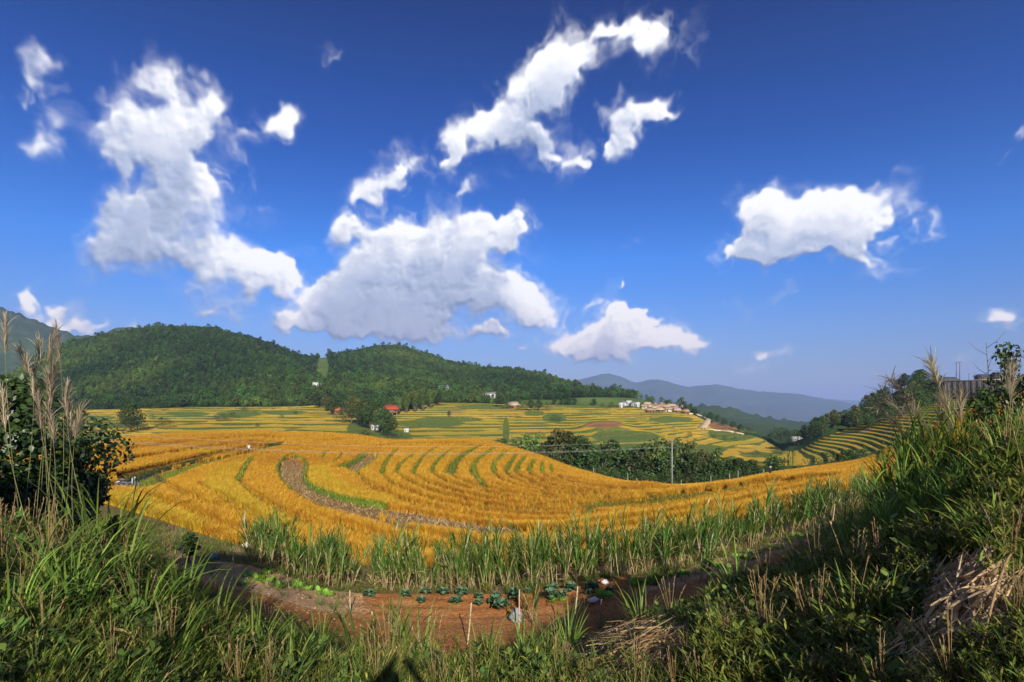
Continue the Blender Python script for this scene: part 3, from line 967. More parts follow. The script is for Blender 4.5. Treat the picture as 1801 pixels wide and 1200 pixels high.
# every strip of paddy lies a step above the one in front of it
r0_, r1_ = LROW['rice_near'], LROW['rice_crest'] + 1
cnt = np.zeros_like(GZ[r0_:r1_])
for ln_ in LEVELS:
    a_ = np.array(sorted(ln_))
    row_ = np.interp(COLS, a_[:, 0], a_[:, 1])
    wv = ss(a_[0, 0], a_[0, 0] + 40, COLS) * (1 - ss(a_[-1, 0] - 40, a_[-1, 0], COLS))
    cnt += wv[None] * ss(-2.0, 2.0, row_[None] - GP[r0_:r1_])
ker = np.ones(33) / 33
pad_ = np.pad(cnt, ((16, 16), (0, 0)), mode='edge')
cs_ = np.cumsum(np.vstack([np.zeros((1, NC)), pad_]), axis=0)
blur = (cs_[33:] - cs_[:-33]) / 33
fade = ss(0, 6, np.arange(len(cnt)))[:, None] * (1 - ss(len(cnt) - 8, len(cnt) - 1, np.arange(len(cnt))))[:, None]
GZ[r0_:r1_] += .52 * (cnt - blur) * fade

RICE = ('rice_near', 'rice_crest')
bund_lines = [ground_line(b, *RICE) for b in BUNDS]
level_lines = [ground_line(b, *RICE) for b in LEVELS]
path_line = ground_line(PATHLINE, *RICE)
ledge_line = ground_line(LEDGE, *RICE)


def dist_to(line, x, y, w=None):
    """plan distance from points to a polyline"""
    best = np.full(np.shape(x), 1e9)
    for (p, q) in zip(line[:-1, :2], line[1:, :2]):
        d = q - p
        t = np.clip(((x - p[0]) * d[0] + (y - p[1]) * d[1]) / (d @ d + 1e-9), 0, 1)
        best = np.minimum(best, (x - p[0] - t * d[0]) ** 2 + (y - p[1] - t * d[1]) ** 2)
    return np.sqrt(best)


ra, rb = LROW['rice_near'], LROW['rice_crest'] + 1
sub = (slice(ra, rb), slice(None))
stub = np.zeros_like(GZ)
for poly in STUBBLE:
    stub[sub] = np.maximum(stub[sub], inside(poly, GPX[sub], GP[sub]))
pathm = np.zeros_like(GZ)
pathm[sub] = 1 - ss(1.0, 2.2, dist_to(path_line, GX[sub], GY[sub]))
# the paddies left of the path lie a step higher than the path
led = np.interp(GPX[sub], [p[0] for p in LEDGE], [p[1] for p in LEDGE])
GZ[sub] += .55 * np.where((GPX[sub] < 500), ss(0, 5, led - GP[sub]) * (1 - ss(455, 500, GPX[sub])), 0)

dust = np.zeros_like(GZ)
dust = np.maximum(dust, .9 * ss(0, 6, ri - LROW['bed_front']) * (1 - ss(600, 690, GPX)) * sec('bed_front', 'bed_back'))
dust = np.maximum(dust, .8 * ss(1090, 1150, GPX) * (1 - ss(1500, 1560, GPX)) * ss(2, 8, ri - LROW['bed_front']) * sec('bed_front', 'bed_back'))
turf = np.where(ri < LROW['bed_front'] - 3, .8 * (1 - ss(330, 480, GPX)), 0) + .55 * (1 - ss(-14, -6, ri - LROW['bed_back'])) * 0
turf = turf + .9 * ss(-3, 1, ri - LROW['bed_back']) + .9 * (1 - ss(250, 330, GPX)) + .75 * ss(1380, 1500, GPX)
turf = turf + .42 * (1 - ss(0, 5, ri - LROW['bank_foot'])) + .25 * dust
dark = np.broadcast_to(right_w, GZ.shape)
ATT = {'green': green, 'brown': brown, 'meadow': meadow, 'tt': terr_t, 'stubble': stub, 'path': pathm, 'dust': dust, 'turf': np.clip(turf, 0, 1), 'dark': dark}
pick = lambda *k: {n: ATT[n] for n in k}

C_R = int(np.searchsorted(COLS, 1388))
o = patch('grassy_bank', 'feet', 'bank_foot', m_bank)
tag(o, 'steep overgrown bank at the bottom of the picture', 'bank')
o = patch('garden_ground', 'bank_foot', 'bed_back', m_soil, attrs=pick('dust', 'turf'))
tag(o, 'red earth vegetable bed with a dusty path below the grassy bank', 'ground')
o = patch('field_margin', 'bed_back', 'rice_near', m_cane_floor)
tag(o, 'dry littered strip of ground under the sugarcane row', 'ground')
rice_hill = patch('rice_hill', 'rice_near', 'rice_crest', m_paddy, attrs=pick('stubble', 'path'))
tag(rice_hill, 'broad golden hill of ripe rice paddies curving across the middle', 'field')
o = patch('gully_ground', 'rice_crest', 'valley_front', m_gully)
tag(o, 'green scrubby gully floor behind the golden hill', 'ground')
o = patch('valley_terraces', 'valley_front', 'valley_back', m_terr, 0, C_R, pick('tt', 'green', 'brown', 'dark'))
tag(o, 'far valley of thin golden and green rice terraces below the wooded hills', 'field')
o = patch('terraced_hillside', 'valley_front', 'valley_back', m_terr, C_R, None, pick('tt', 'green', 'brown', 'dark'))
tag(o, 'shaded hillside with many narrow stepped terraces below the walled ridge', 'hillside')
o = patch('wooded_hills', 'valley_back', 'behind', m_hill, 0, C_R, pick('meadow', 'brown'))
tag(o, 'long rounded green hills behind the valley', 'hills')
o = patch('ridge_ground', 'valley_back', 'behind', m_hill, C_R, None, pick('meadow', 'brown'))
tag(o, 'ridge top above the stepped hillside', 'hillside')

# the ground under and behind the viewer
xs_, ys_ = np.meshgrid(np.linspace(-16, 16, 60), np.linspace(-18, 3.0, 44))
zs_ = -1.58 + .30 * np.maximum(0, -ys_ - 1.5) ** .9 * .55 + .05 * fbm2(xs_ * 1.2, ys_ * 1.2, 3, 6) - .16 * np.maximum(0, ys_) ** 1.6 - .1 * np.maximum(0, ys_) + .05 * np.maximum(0, xs_ - 1.5) ** 1.2 + .03 * np.maximum(0, -xs_ - 2)
i_ = np.arange(43)[:, None] * 60 + np.arange(59)[None]
o = obj('bank_top', mesh_np('bank_top', np.stack([xs_, ys_, zs_], -1).reshape(-1, 3), [np.stack([i_, i_ + 1, i_ + 61, i_ + 60], -1).reshape(-1, 4)], [m_behind]))
tag(o, 'trodden top of the bank where the viewer stands', 'ground', kind='structure')
BT = (xs_[0], ys_[:, 0], zs_)


def bank_top_z(x, y):
    i = np.clip(np.searchsorted(BT[0], x), 0, 59)
    j = np.clip(np.searchsorted(BT[1], y), 0, 43)
    return BT[2][j, i]


# ------------------------------------------------------------------ distant relief
m_far = ground_mat('far_forest', [(.3, (.025, .045, .02)), (.6, (.05, .08, .03)), (.8, (.09, .11, .05))], .004, .03, .6, 8)


def ridge(name, prof, Y0, depth, base_py, label, cat, seed, rough=.05, tree=6.0, step=3.0):
    """a mountain as a long ridge: silhouette row per column, sloping down towards the viewer and away behind"""
    c = np.arange(prof[0][0], prof[-1][0] + 1, step)
    top = pchip([p[0] for p in prof], [p[1] for p in prof], c)
    zt = (HY - top) / F * Y0
    zb = (HY - base_py) / F * (Y0 - depth)
    prm = np.linspace(0, 1, 26)
    V = []
    for t in prm:
        Y = Y0 - depth * (1 - t)
        x = (c - CX) / F * Y
        z = zb + (zt - zb) * (t ** 1.15)
        z = z + (zt - zb) * .16 * fbm2(x / depth * 5, np.full_like(x, Y / depth * 5), 5, seed) * (4 * t * (1 - t) + .12 * t)
        if t == 1:
            z = z + tree * fbm2(x / (Y0 * .012), x * 0, 3, seed + 3)
        V.append(np.stack([x, np.full_like(x, Y), z], 1))
    for t in (.3, 1.0):
        Y = Y0 + depth * t
        V.append(np.stack([(c - CX) / F * Y, np.full_like(c, Y), zt + (zb - zt) * t], 1))
    V = np.array(V)
    nr, nc = V.shape[:2]
    i = np.arange(nr - 1)[:, None] * nc + np.arange(nc - 1)[None]
    o = obj(name, mesh_np(name, V.reshape(-1, 3), [np.stack([i, i + 1, i + nc + 1, i + nc], -1).reshape(-1, 4)], [m_far]))
    return tag(o, label, cat, kind='structure')


ridge('far_mountain', [(500, 735), (800, 715), (960, 690), (1020, 668), (1045, 662), (1070, 658), (1095, 664), (1120, 672), (1150, 667), (1175, 672), (1210, 680), (1260, 677), (1300, 684), (1350, 690), (1400, 693), (1440, 700), (1480, 706), (1520, 714), (1600, 722), (1900, 726), (2400, 716)],
      8200, 2600, 760, 'pale blue mountain range fading into the haze', 'mountain', 31, tree=10)
ridge('distant_range', [(900, 726), (1200, 716), (1330, 706), (1450, 702), (1520, 705), (1600, 712), (1801, 708), (1900, 708)], 13500, 3000, 740, 'faintest far range barely visible at the horizon', 'mountain', 37, tree=10)
ridge('near_mountain', [(-1200, 480), (-300, 505), (-60, 522), (0, 536), (40, 552), (80, 570), (110, 583), (140, 588), (165, 590), (190, 584), (215, 577), (240, 578), (262, 584), (300, 600), (420, 640), (600, 690)],
      2100, 900, 700, 'dark blue-green mountain rising behind the wooded hill', 'mountain', 41, tree=14)
ridge('lower_hill', [(1100, 735), (1190, 720), (1230, 714), (1260, 715), (1300, 722), (1340, 732), (1400, 742), (1450, 747), (1520, 756), (1650, 770)], 1500, 600, 775,
      'low dark green hill beyond the village, in front of the blue range', 'hill', 43, tree=10)
ridge('valley_floor_rise', [(1180, 775), (1280, 756), (1310, 746), (1350, 748), (1400, 756), (1450, 762), (1520, 768), (1650, 775)], 780, 300, 800,
      'low green rise at the end of the valley', 'hill', 47, tree=3)
pl = obj('lowland', mesh_np('lowland', [[-17500, 300, -170], [17500, 300, -170], [17500, 18400, -170], [-17500, 18400, -170], [-17500, -4500, -170], [17500, -4500, -170]], [[[0, 1, 2, 3], [4, 5, 1, 0]]], [m_far]))
tag(pl, 'low plain reaching to the horizon behind the hills', 'plain', kind='structure')

# ------------------------------------------------------------------ scattering
def sample(n, a, b, weight=None, px0=-60, px1=1860):
    """random ground points between two feature lines, even in plan unless weighted"""
    r0, r1 = LROW[a], LROW[b]
    c0, c1 = int(np.searchsorted(COLS, px0)), int(np.searchsorted(COLS, px1)) - 1
    X, Y, Z = GX[r0:r1 + 1, c0:c1 + 1], GY[r0:r1 + 1, c0:c1 + 1], GZ[r0:r1 + 1, c0:c1 + 1]
    area = np.abs((X[:-1, 1:] - X[:-1, :-1]) * (Y[1:, :-1] - Y[:-1, :-1]))
    if weight is not None:
        area = area * weight[r0:r1, c0:c1]
    p = area.ravel()
    k = rng.choice(len(p), n, p=p / p.sum())
    i, j = np.unravel_index(k, area.shape)
    s_, t_ = rng.random(n), rng.random(n)
    bl = lambda A: (A[i, j] * (1 - s_) + A[i, j + 1] * s_) * (1 - t_) + (A[i + 1, j] * (1 - s_) + A[i + 1, j + 1] * s_) * t_
    x, y, z = bl(X), bl(Y), bl(Z)
    return np.stack([x, y, z], 1), CX + x / y * F, HY - z / y * F


def scatter(name, pts, variants, scale, rz=None, vi=None, extra=None, tilt=None):
    """one object that sets copies of small meshes on many points (geometry nodes)"""
    n = len(pts)
    me = bpy.data.meshes.new(name)
    me.vertices.add(n)
    me.vertices.foreach_set('co', np.asarray(pts, np.float32).ravel())
    rz = rng.random(n) * 2 * PI if rz is None else rz
    vi = rng.integers(0, len(variants), n) if vi is None else vi
    dat = {'rz': rz, 'sc': np.broadcast_to(scale, (n,)), 'vi': vi.astype(float), 'tx': np.zeros(n) if tilt is None else tilt}
    dat.update(extra or {})
    for k, v in dat.items():
        me.attributes.new(k, 'FLOAT', 'POINT').data.foreach_set('value', np.asarray(v, np.float32))
    o = obj(name, me)
    ng = bpy.data.node_groups.new(name, 'GeometryNodeTree')
    ng.interface.new_socket('Geometry', in_out='INPUT', socket_type='NodeSocketGeometry')
    ng.interface.new_socket('Geometry', in_out='OUTPUT', socket_type='NodeSocketGeometry')
    gi_, go_ = nd(ng, 'NodeGroupInput'), nd(ng, 'NodeGroupOutput')
    jn = nd(ng, 'GeometryNodeJoinGeometry')

    def named(k):
        a = nd(ng, 'GeometryNodeInputNamedAttribute', data_type='FLOAT')
        a.inputs['Name'].default_value = k
        return a.outputs[0]
    cx_ = nd(ng, 'ShaderNodeCombineXYZ')
    ng.links.new(named('tx'), cx_.inputs[0])
    ng.links.new(named('rz'), cx_.inputs[2])
    er = nd(ng, 'FunctionNodeEulerToRotation')
    ng.links.new(cx_.outputs[0], er.inputs[0])
    for k, vm in enumerate(variants):
        src = bpy.data.objects.new(name + '_piece', vm)
        oi = nd(ng, 'GeometryNodeObjectInfo')
        oi.inputs['Object'].default_value = src
        oi.inputs['As Instance'].default_value = True
        cmp_ = nd(ng, 'FunctionNodeCompare', data_type='FLOAT', operation='EQUAL')
        ng.links.new(named('vi'), cmp_.inputs[0])
        cmp_.inputs[1].default_value = k
        cmp_.inputs['Epsilon'].default_value = .1
        ip = nd(ng, 'GeometryNodeInstanceOnPoints')
        ng.links.new(gi_.outputs[0], ip.inputs['Points'])
        ng.links.new(cmp_.outputs[0], ip.inputs['Selection'])
        ng.links.new(oi.outputs['Geometry'], ip.inputs['Instance'])
        ng.links.new(er.outputs[0], ip.inputs['Rotation'])
        ng.links.new(named('sc'), ip.inputs['Scale'])
        ng.links.new(ip.outputs[0], jn.inputs[0])
    ng.links.new(jn.outputs[0], go_.inputs[0])
    md_ = o.modifiers.new('scatter', 'NODES')
    md_.node_group = ng
    for vm in variants:
        for m_i in vm.materials:
            if m_i.name not in me.materials:
                me.materials.append(m_i)
    return tag(o, kind='stuff')


# ------------------------------------------------------------------ foliage materials
m_rice = leaf_mat('ripe_rice', [(0, (.44, .19, .014)), (.35, (.60, .29, .022)), (.7, (.68, .36, .034)), (1, (.50, .34, .03))], trans=.3, rough=.6, hue_by_object=.10, inst=[('g', (.54, .38, .03)), ('b', (.40, .17, .025))])
m_bund = leaf_mat('bund_grass', [(0, (.09, .13, .012)), (.5, (.18, .24, .022)), (1, (.32, .32, .04))], trans=.35, hue_by_object=.08)
m_level = leaf_mat('low_bund_grass', [(0, (.10, .085, .015)), (.5, (.19, .17, .02)), (1, (.30, .22, .03))], trans=.3, hue_by_object=.1)
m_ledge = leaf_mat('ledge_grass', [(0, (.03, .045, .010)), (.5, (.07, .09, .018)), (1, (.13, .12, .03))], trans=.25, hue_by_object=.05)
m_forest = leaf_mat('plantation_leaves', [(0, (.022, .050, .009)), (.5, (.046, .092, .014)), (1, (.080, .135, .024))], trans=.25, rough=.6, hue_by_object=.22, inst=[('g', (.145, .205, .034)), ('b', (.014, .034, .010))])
m_broad = leaf_mat('broad_leaves', [(0, (.02, .04, .010)), (.5, (.045, .085, .016)), (1, (.085, .13, .03))], trans=.3, rough=.5, hue_by_object=.16)
m_olive = leaf_mat('olive_leaves', [(0, (.05, .06, .014)), (.5, (.09, .105, .025)), (1, (.15, .14, .04))], trans=.3, rough=.6, hue_by_object=.12)
m_bamboo = leaf_mat('bamboo_leaves', [(0, (.05, .09, .015)), (.5, (.10, .16, .03)), (1, (.18, .22, .05))], trans=.35, hue_by_object=.12)
m_bark = plain_mat('bark', (.13, .10, .07), .9, .1, .35, 3.0, .6)
m_dry = leaf_mat('dry_straw', [(0, (.16, .09, .035)), (.5, (.34, .22, .10)), (1, (.52, .38, .20))], trans=.2, rough=.6, hue_by_object=.08)


# ------------------------------------------------------------------ trees
def cards(mb, c, out, size, r):
    """small bent leaf sprays: c centres (n,3), out preferred normals"""
    n = len(c)
    nrm = out + rng.normal(0, .55, (n, 3))
    nrm /= np.linalg.norm(nrm, axis=1)[:, None] + 1e-9
    a = np.cross(nrm, rng.normal(0, 1, (n, 3)))
    a /= np.linalg.norm(a, axis=1)[:, None] + 1e-9
    b = np.cross(nrm, a)
    s = np.broadcast_to(size, (n,))[:, None] * rng.uniform(.6, 1.3, (n, 1))
    V = np.stack([c - a * s * .5, c + b * s * .32 - nrm * s * .06, c + a * s * .55, c - b * s * .32 - nrm * s * .06], 1).reshape(-1, 3)
    i = np.arange(n)[:, None] * 4
    tri = np.concatenate([i + np.array([[0, 1, 2]]), i + np.array([[0, 2, 3]])])
    mb.add(V, None, tri, np.repeat(r, 4), .5)


def crown_pts(n, clumps, rad, squash=.8, fill=.0):
    """points near the skin of a set of clumps"""
    k = rng.integers(0, len(clumps), n)
    d = rng.normal(0, 1, (n, 3))
    d /= np.linalg.norm(d, axis=1)[:, None]
    rr = rad[k] * np.where(rng.random(n) < fill, rng.uniform(.1, .8, n), rng.uniform(.55, 1.08, n) ** .6)
    p = clumps[k] + d * rr[:, None] * np.array([1, 1, squash])
    return p, d


def tree_meshes(kind, h, leaves, leaf, seed, mat, fill=.1):
    """trunk mesh and crown mesh of a tree of height h standing at the origin"""
    st = np.random.default_rng(seed)
    tk, cr = MB(), MB()
    if kind == 'bamboo':
        n = 16
        for k in range(n):
            az = st.random() * 2 * PI
            L = h * st.uniform(.75, 1.08)
            lean = st.uniform(.05, .32)
            t = np.linspace(0, 1, 8)
            off = lean * L * (t ** 2.2)
            b0 = st.normal(0, h * .035, 2)
            pts = np.stack([b0[0] + np.cos(az) * off, b0[1] + np.sin(az) * off, L * t * (1 - .12 * lean * t)], 1)
            tk.tube(pts, h * .0055 * (1 - .75 * t), 5)
            m = leaves // n
            tt = st.uniform(.28, 1.0, m) ** .8
            c = np.stack([np.interp(tt, t, pts[:, q]) for q in range(3)], 1) + st.normal(0, h * .035, (m, 3))
            cards(cr, c, np.stack([np.cos(az) + 0 * tt, np.sin(az) + 0 * tt, .5 + 0 * tt], 1), leaf, st.random(m))
        return tk.mesh('trunk', m_bark), cr.mesh('crown', mat, smooth=False)
    if kind == 'slim':
        cw, lo, nc = .20, .30, 12
    elif kind == 'bush':
        cw, lo, nc = .62, .22, 10
    else:
        cw, lo, nc = .36, .32, 16
    t = np.linspace(0, 1, 7)
    bend = st.normal(0, .03 * h, (7, 2)).cumsum(0) * .35
    trunk = np.stack([bend[:, 0], bend[:, 1], t * h * .8], 1)
    trunk[0, :2] = 0
    tk.tube(trunk, h * .022 * (1 - .8 * t) + .01, 7)
    cl, rd = [], []
    for k in range(nc):
        f = lo + (1 - lo) * (k + .5) / nc
        wid = cw * h * (math.sin(PI * min(1, (f - lo) / (1 - lo) * .8 + .18)) ** .7)
        az = k * 2.4 + st.uniform(-.5, .5)
        rr = wid * st.uniform(.35, .85)
        c = np.array([math.cos(az) * rr, math.sin(az) * rr, f * h * .93]) + np.append(bend[-1] * f, 0)
        cl.append(c)
        rd.append(max(.10 * h, wid * st.uniform(.38, .62)))
        z0 = max(.12, f - .22) * h * .8
        p0 = np.array([np.interp(z0, trunk[:, 2], trunk[:, 0]), np.interp(z0, trunk[:, 2], trunk[:, 1]), z0])
        mid = p0 * .5 + c * .5 + st.normal(0, .02 * h, 3)
        tk.tube(np.array([p0, mid, c]), np.array([.010, .006, .003]) * h, 5)
    p, d = crown_pts(leaves, np.array(cl), np.array(rd), .8, fill)
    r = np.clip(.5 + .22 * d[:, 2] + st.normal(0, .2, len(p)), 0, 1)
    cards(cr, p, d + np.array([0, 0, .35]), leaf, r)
    return tk.mesh('trunk', m_bark), cr.mesh('crown', mat, smooth=False)


TREES = {}
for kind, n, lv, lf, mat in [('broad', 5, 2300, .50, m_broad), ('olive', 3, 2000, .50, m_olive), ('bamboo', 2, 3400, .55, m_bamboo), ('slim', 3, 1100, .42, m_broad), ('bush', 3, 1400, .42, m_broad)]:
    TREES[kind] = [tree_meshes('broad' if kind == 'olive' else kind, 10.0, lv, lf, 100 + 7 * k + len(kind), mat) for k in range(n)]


def place_tree(kind, v, loc, h, rz=None, label='', cat='tree', group=None, name='tree', wide=1.0):
    tm, cm = TREES[kind][v % len(TREES[kind])]
    e = empty(name, loc, rng.random() * 6.28 if rz is None else rz)
    e.scale = (h / 10 * wide, h / 10 * wide, h / 10)
    obj('trunk', tm, e)
    obj('crown', cm, e)
    return tag(e, label, cat, group)


# ------------------------------------------------------------------ forest on the hills
def small_tree(seed, h, w, n, leaf):
    st = np.random.default_rng(seed)
    mb = MB()
    cl = np.array([[st.normal(0, w * .22), st.normal(0, w * .22), h * f] for f in (.42, .58, .72, .86)])
    rd = np.array([.95, 1.0, .8, .5]) * w * .5
    p, d = crown_pts(n, cl, rd, 1.0)
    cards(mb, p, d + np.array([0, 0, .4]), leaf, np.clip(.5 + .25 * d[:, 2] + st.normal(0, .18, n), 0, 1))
    mb.tube(np.array([[0, 0, 0], [0, 0, h * .6]]), [.14, .08], 4, r=0)
    return mb.mesh('forest_tree', m_forest, smooth=False)


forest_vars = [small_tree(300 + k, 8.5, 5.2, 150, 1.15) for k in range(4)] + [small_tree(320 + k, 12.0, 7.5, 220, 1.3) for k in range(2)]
wgt = (1 - ss(.25, .6, meadow)) * (1 - ss(1205, 1250, GPX)) * (1 - .95 * ell(870, 700, 22, 9)) * (1 - .95 * ell(1165, 716, 52, 11)) * (1 - .9 * ell(1100, 712, 30, 8))
pts, ppx, ppy = sample(25000, 'valley_back', 'hill_crest', wgt, -120, 1260)
pc_, pcx, pcy = sample(520, 'hill_mid', 'hill_crest', wgt * ((LROW['hill_crest'] - ri) < 4), -60, 1225)
pts, ppx = np.concatenate([pts, pc_]), np.concatenate([ppx, pcx])
n_ = len(pts)
big = np.arange(n_) >= n_ - len(pc_)
f1 = fbm2(pts[:, 0] * .006, pts[:, 1] * .006, 4, 55)
f2 = fbm2(pts[:, 0] * .013, pts[:, 1] * .013, 3, 66)
old = (f2 > .10) | ((ppx > 470) & (ppx < 660)) & (rng.random(n_) < .6) | big
vi = np.where(old & (rng.random(n_) < .6), rng.integers(4, 6, n_), rng.integers(0, 4, n_))
g_ = np.clip(.30 + 1.5 * f1 + rng.normal(0, .15, n_), 0, 1) * np.where(vi < 4, 1, .25)  # broad patches of lighter leaf colour stand in for sunlit forest
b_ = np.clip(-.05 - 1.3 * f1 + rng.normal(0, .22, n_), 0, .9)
sc_ = rng.uniform(.40, .78, n_) * np.where(rng.random(n_) < .05, 1.5, 1) * np.where(ppx > 560, 1.0, .92)
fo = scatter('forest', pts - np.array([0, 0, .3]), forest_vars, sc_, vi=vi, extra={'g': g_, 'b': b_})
tag(fo, 'dense green forest covering the long rounded hills', 'forest')

# ------------------------------------------------------------------ rice standing on the golden hill
def rice_tuft(seed):
    st = np.random.default_rng(seed)
    mb = MB()
    n = 22
    az = st.random(n) * 2 * PI
    base = np.stack([np.cos(az) * .07, np.sin(az) * .07, 0 * az], 1)
    mb.blades(base, az, st.uniform(.62, .92, n), st.uniform(.014, .03, n), st.uniform(.08, .4, n), st.uniform(.9, 1.9, n), 3, r=st.random(n))
    return mb.mesh('rice_tuft', m_rice)


dens = np.clip(1.25 - GY / 130.0, .33, 1.0) * (stub < .5) * (pathm < .45)
dens = dens * np.where(sec('rice_near', 'rice_crest'), 1, 0)
pts, ppx, ppy = sample(210000, 'rice_near', 'rice_crest', dens, -60, 1860)
near_b = np.full(len(pts), 9.0)
for ln_, w_ in zip(bund_lines, BUND_W):
    bb = (pts[:, 0] > ln_[:, 0].min() - 3) & (pts[:, 0] < ln_[:, 0].max() + 3) & (pts[:, 1] > ln_[:, 1].min() - 3) & (pts[:, 1] < ln_[:, 1].max() + 3)
    near_b[bb] = np.minimum(near_b[bb], dist_to(ln_, pts[bb, 0], pts[bb, 1]) / (w_ * .72))
near_l = np.full(len(pts), 9.0)
for ln_ in level_lines:
    bb = (pts[:, 0] > ln_[:, 0].min() - 3) & (pts[:, 0] < ln_[:, 0].max() + 3) & (pts[:, 1] > ln_[:, 1].min() - 3) & (pts[:, 1] < ln_[:, 1].max() + 3)
    near_l[bb] = np.minimum(near_l[bb], dist_to(ln_[::2], pts[bb, 0], pts[bb, 1]))
near_l = np.minimum(near_l, dist_to(ledge_line, pts[:, 0], pts[:, 1]) - .6)
keep = (near_b > .95) & (near_l > .30 + .2 * rng.random(len(pts)))
keep &= ~((ppx > 1455) & (pts[:, 1] < 44) & (rng.random(len(pts)) < .5))
pts, ppx, ppy, near_b, near_l = pts[keep], ppx[keep], ppy[keep], near_b[keep], near_l[keep]
yel = np.zeros(len(pts))
for poly in YELLOW:
    yel = np.maximum(yel, inside(poly, ppx, ppy) * .65)
yel = np.clip(yel + .35 * fbm2(pts[:, 0] * .08, pts[:, 1] * .08, 3, 77) + rng.normal(0, .1, len(pts)) + .35 * (near_l < .6) * rng.random(len(pts)) + .04, 0, 1)
sc_ = rng.uniform(.72, 1.08, len(pts)) * (1 + np.clip((pts[:, 1] - 40) / 260, 0, .35)) * (.92 + .12 * fbm2(pts[:, 0] * .05, pts[:, 1] * .05, 2, 78))
rice = scatter('rice', pts - np.array([0, 0, .05]), [rice_tuft(400 + k) for k in range(4)], sc_, extra={'g': yel, 'b': np.clip(-.12 + .9 * fbm2(pts[:, 0] * .035, pts[:, 1] * .06, 4, 79) + rng.normal(0, .12, len(pts)) + .45 * (near_l < .75) * rng.random(len(pts)), 0, .8)})
tag(rice, 'ripe golden rice standing in curved strips over the broad hill', 'rice')


def grassy_strip(line, width, height, mat, blades_per_m, blade, name, parent, label=None):
    """a low ridge of earth along a line with grass growing over it"""
    mb = MB()
    d = np.gradient(line, axis=0)
    d[:, 2] = 0
    d /= np.linalg.norm(d, axis=1)[:, None] + 1e-9
    sd = np.stack([-d[:, 1], d[:, 0], 0 * d[:, 0]], 1)
    n = len(line)
    tap = np.minimum(1, np.minimum(np.arange(n) + .4, n - .6 - np.arange(n)) / 2.0)[:, None]
    prof = [(-.55, -.25), (-.32, .75), (0, 1.0), (.32, .75), (.55, -.25)]
    V = np.stack([line + sd * (w * width) * tap + np.array([0, 0, 1.]) * (hh * height) * tap for w, hh in prof], 1)
    i = np.arange(n - 1)[:, None] * 5 + np.arange(4)[None]
    mb.add(V.reshape(-1, 3), np.stack([i, i + 1, i + 6, i + 5], -1).reshape(-1, 4), None, .25, .3)
    L = np.linalg.norm(np.diff(line, axis=0), axis=1).sum()
    k = int(L * blades_per_m)
    f = rng.random(k) * (n - 1)
    a = np.floor(f).astype(int)
    fr = (f - a)[:, None]
    base = line[a] * (1 - fr) + line[np.minimum(a + 1, n - 1)] * fr
    w = rng.uniform(-.5, .5, k)
    base = base + sd[a] * (w * width)[:, None] + np.array([0, 0, 1.]) * (height * (1 - (np.abs(w) * 2) ** 2) - .05)[:, None]
    mb.blades(base, rng.random(k) * 6.28, blade * rng.uniform(.6, 1.3, k), .05 + 0 * f, rng.uniform(.1, .8, k), rng.uniform(.2, 1.2, k), 2)
    o = mb.build(name, mat, parent)
    if label:
        o['label'] = label
    return o


for k, (ln_, w_) in enumerate(zip(bund_lines, BUND_W)):
    grassy_strip(ln_, w_ * .8, .48, m_bund, 50 * w_, .34, 'bund', rice_hill)
for ln_ in level_lines:
    grassy_strip(ln_, .55, .16, m_level, 16, .30, 'bund', rice_hill)
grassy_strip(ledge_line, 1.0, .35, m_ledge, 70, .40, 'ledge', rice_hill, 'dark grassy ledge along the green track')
mb = MB()
k = 5200
f = rng.random(k) * (len(path_line) - 1)
a = np.floor(f).astype(int)
base = path_line[a] + (path_line[np.minimum(a + 1, len(path_line) - 1)] - path_line[a]) * (f - a)[:, None] + np.stack([rng.normal(0, .9, k), rng.normal(0, .9, k), 0 * f], 1)
base[:, 2] = ground_z(CX + base[:, 0] / base[:, 1] * F, base[:, 1]) - .02
mb.blades(base, rng.random(k) * 6.28, rng.uniform(.10, .30, k), .05 + 0 * f, rng.uniform(.1, .9, k), rng.uniform(.2, 1., k), 2, r=.35 + .65 * rng.random(k))
tag(mb.build('track_grass', m_bund), 'short bright green grass growing on the track across the rice', 'grass', kind='stuff')

# straw left lying on the harvested strips
pts, ppx, ppy = sample(5200, 'rice_near', 'rice_crest', (stub > .5) * 1.0)
mb = MB()
n_ = len(pts)
mb.blades(pts + np.array([0, 0, .02]), rng.random(n_) * 6.28, rng.uniform(.25, .7, n_), .05 + 0 * ppx, rng.uniform(.9, 1.5, n_), rng.uniform(-.2, .4, n_), 2)
tag(mb.build('stubble_straw', m_dry), 'cut straw and stubble on the harvested brown strip of the rice hill', 'straw', kind='stuff')

# ------------------------------------------------------------------ foreground plants
m_grass = leaf_mat('bank_grass', [(0, (.030, .065, .010)), (.45, (.080, .150, .020)), (.8, (.15, .22, .035)), (1, (.30, .25, .08))], tip=(.6, (.22, .24, .06), .4), trans=.35, hue_by_object=.16)
m_weed = leaf_mat('weed_leaves', [(0, (.08, .11, .016)), (.5, (.18, .21, .032)), (1, (.32, .29, .06))], trans=.35, hue_by_object=.18)
m_tall = leaf_mat('tall_grass_blades', [(0, (.060, .120, .018)), (.5, (.135, .225, .034)), (1, (.25, .33, .055))], tip=(.7, (.24, .26, .08), .5), trans=.4, rough=.5, spec=.2, hue_by_object=.14)
m_cane = leaf_mat('sugarcane_leaves', [(0, (.048, .105, .017)), (.5, (.105, .195, .030)), (.85, (.18, .27, .05)), (1, (.32, .31, .09))], tip=(.6, (.22, .27, .07), .3), trans=.4, rough=.4, spec=.45, hue_by_object=.16)
m_stalk = plain_mat('cane_stalk', (.26, .19, .10), .5, .4, .4, 9.0)
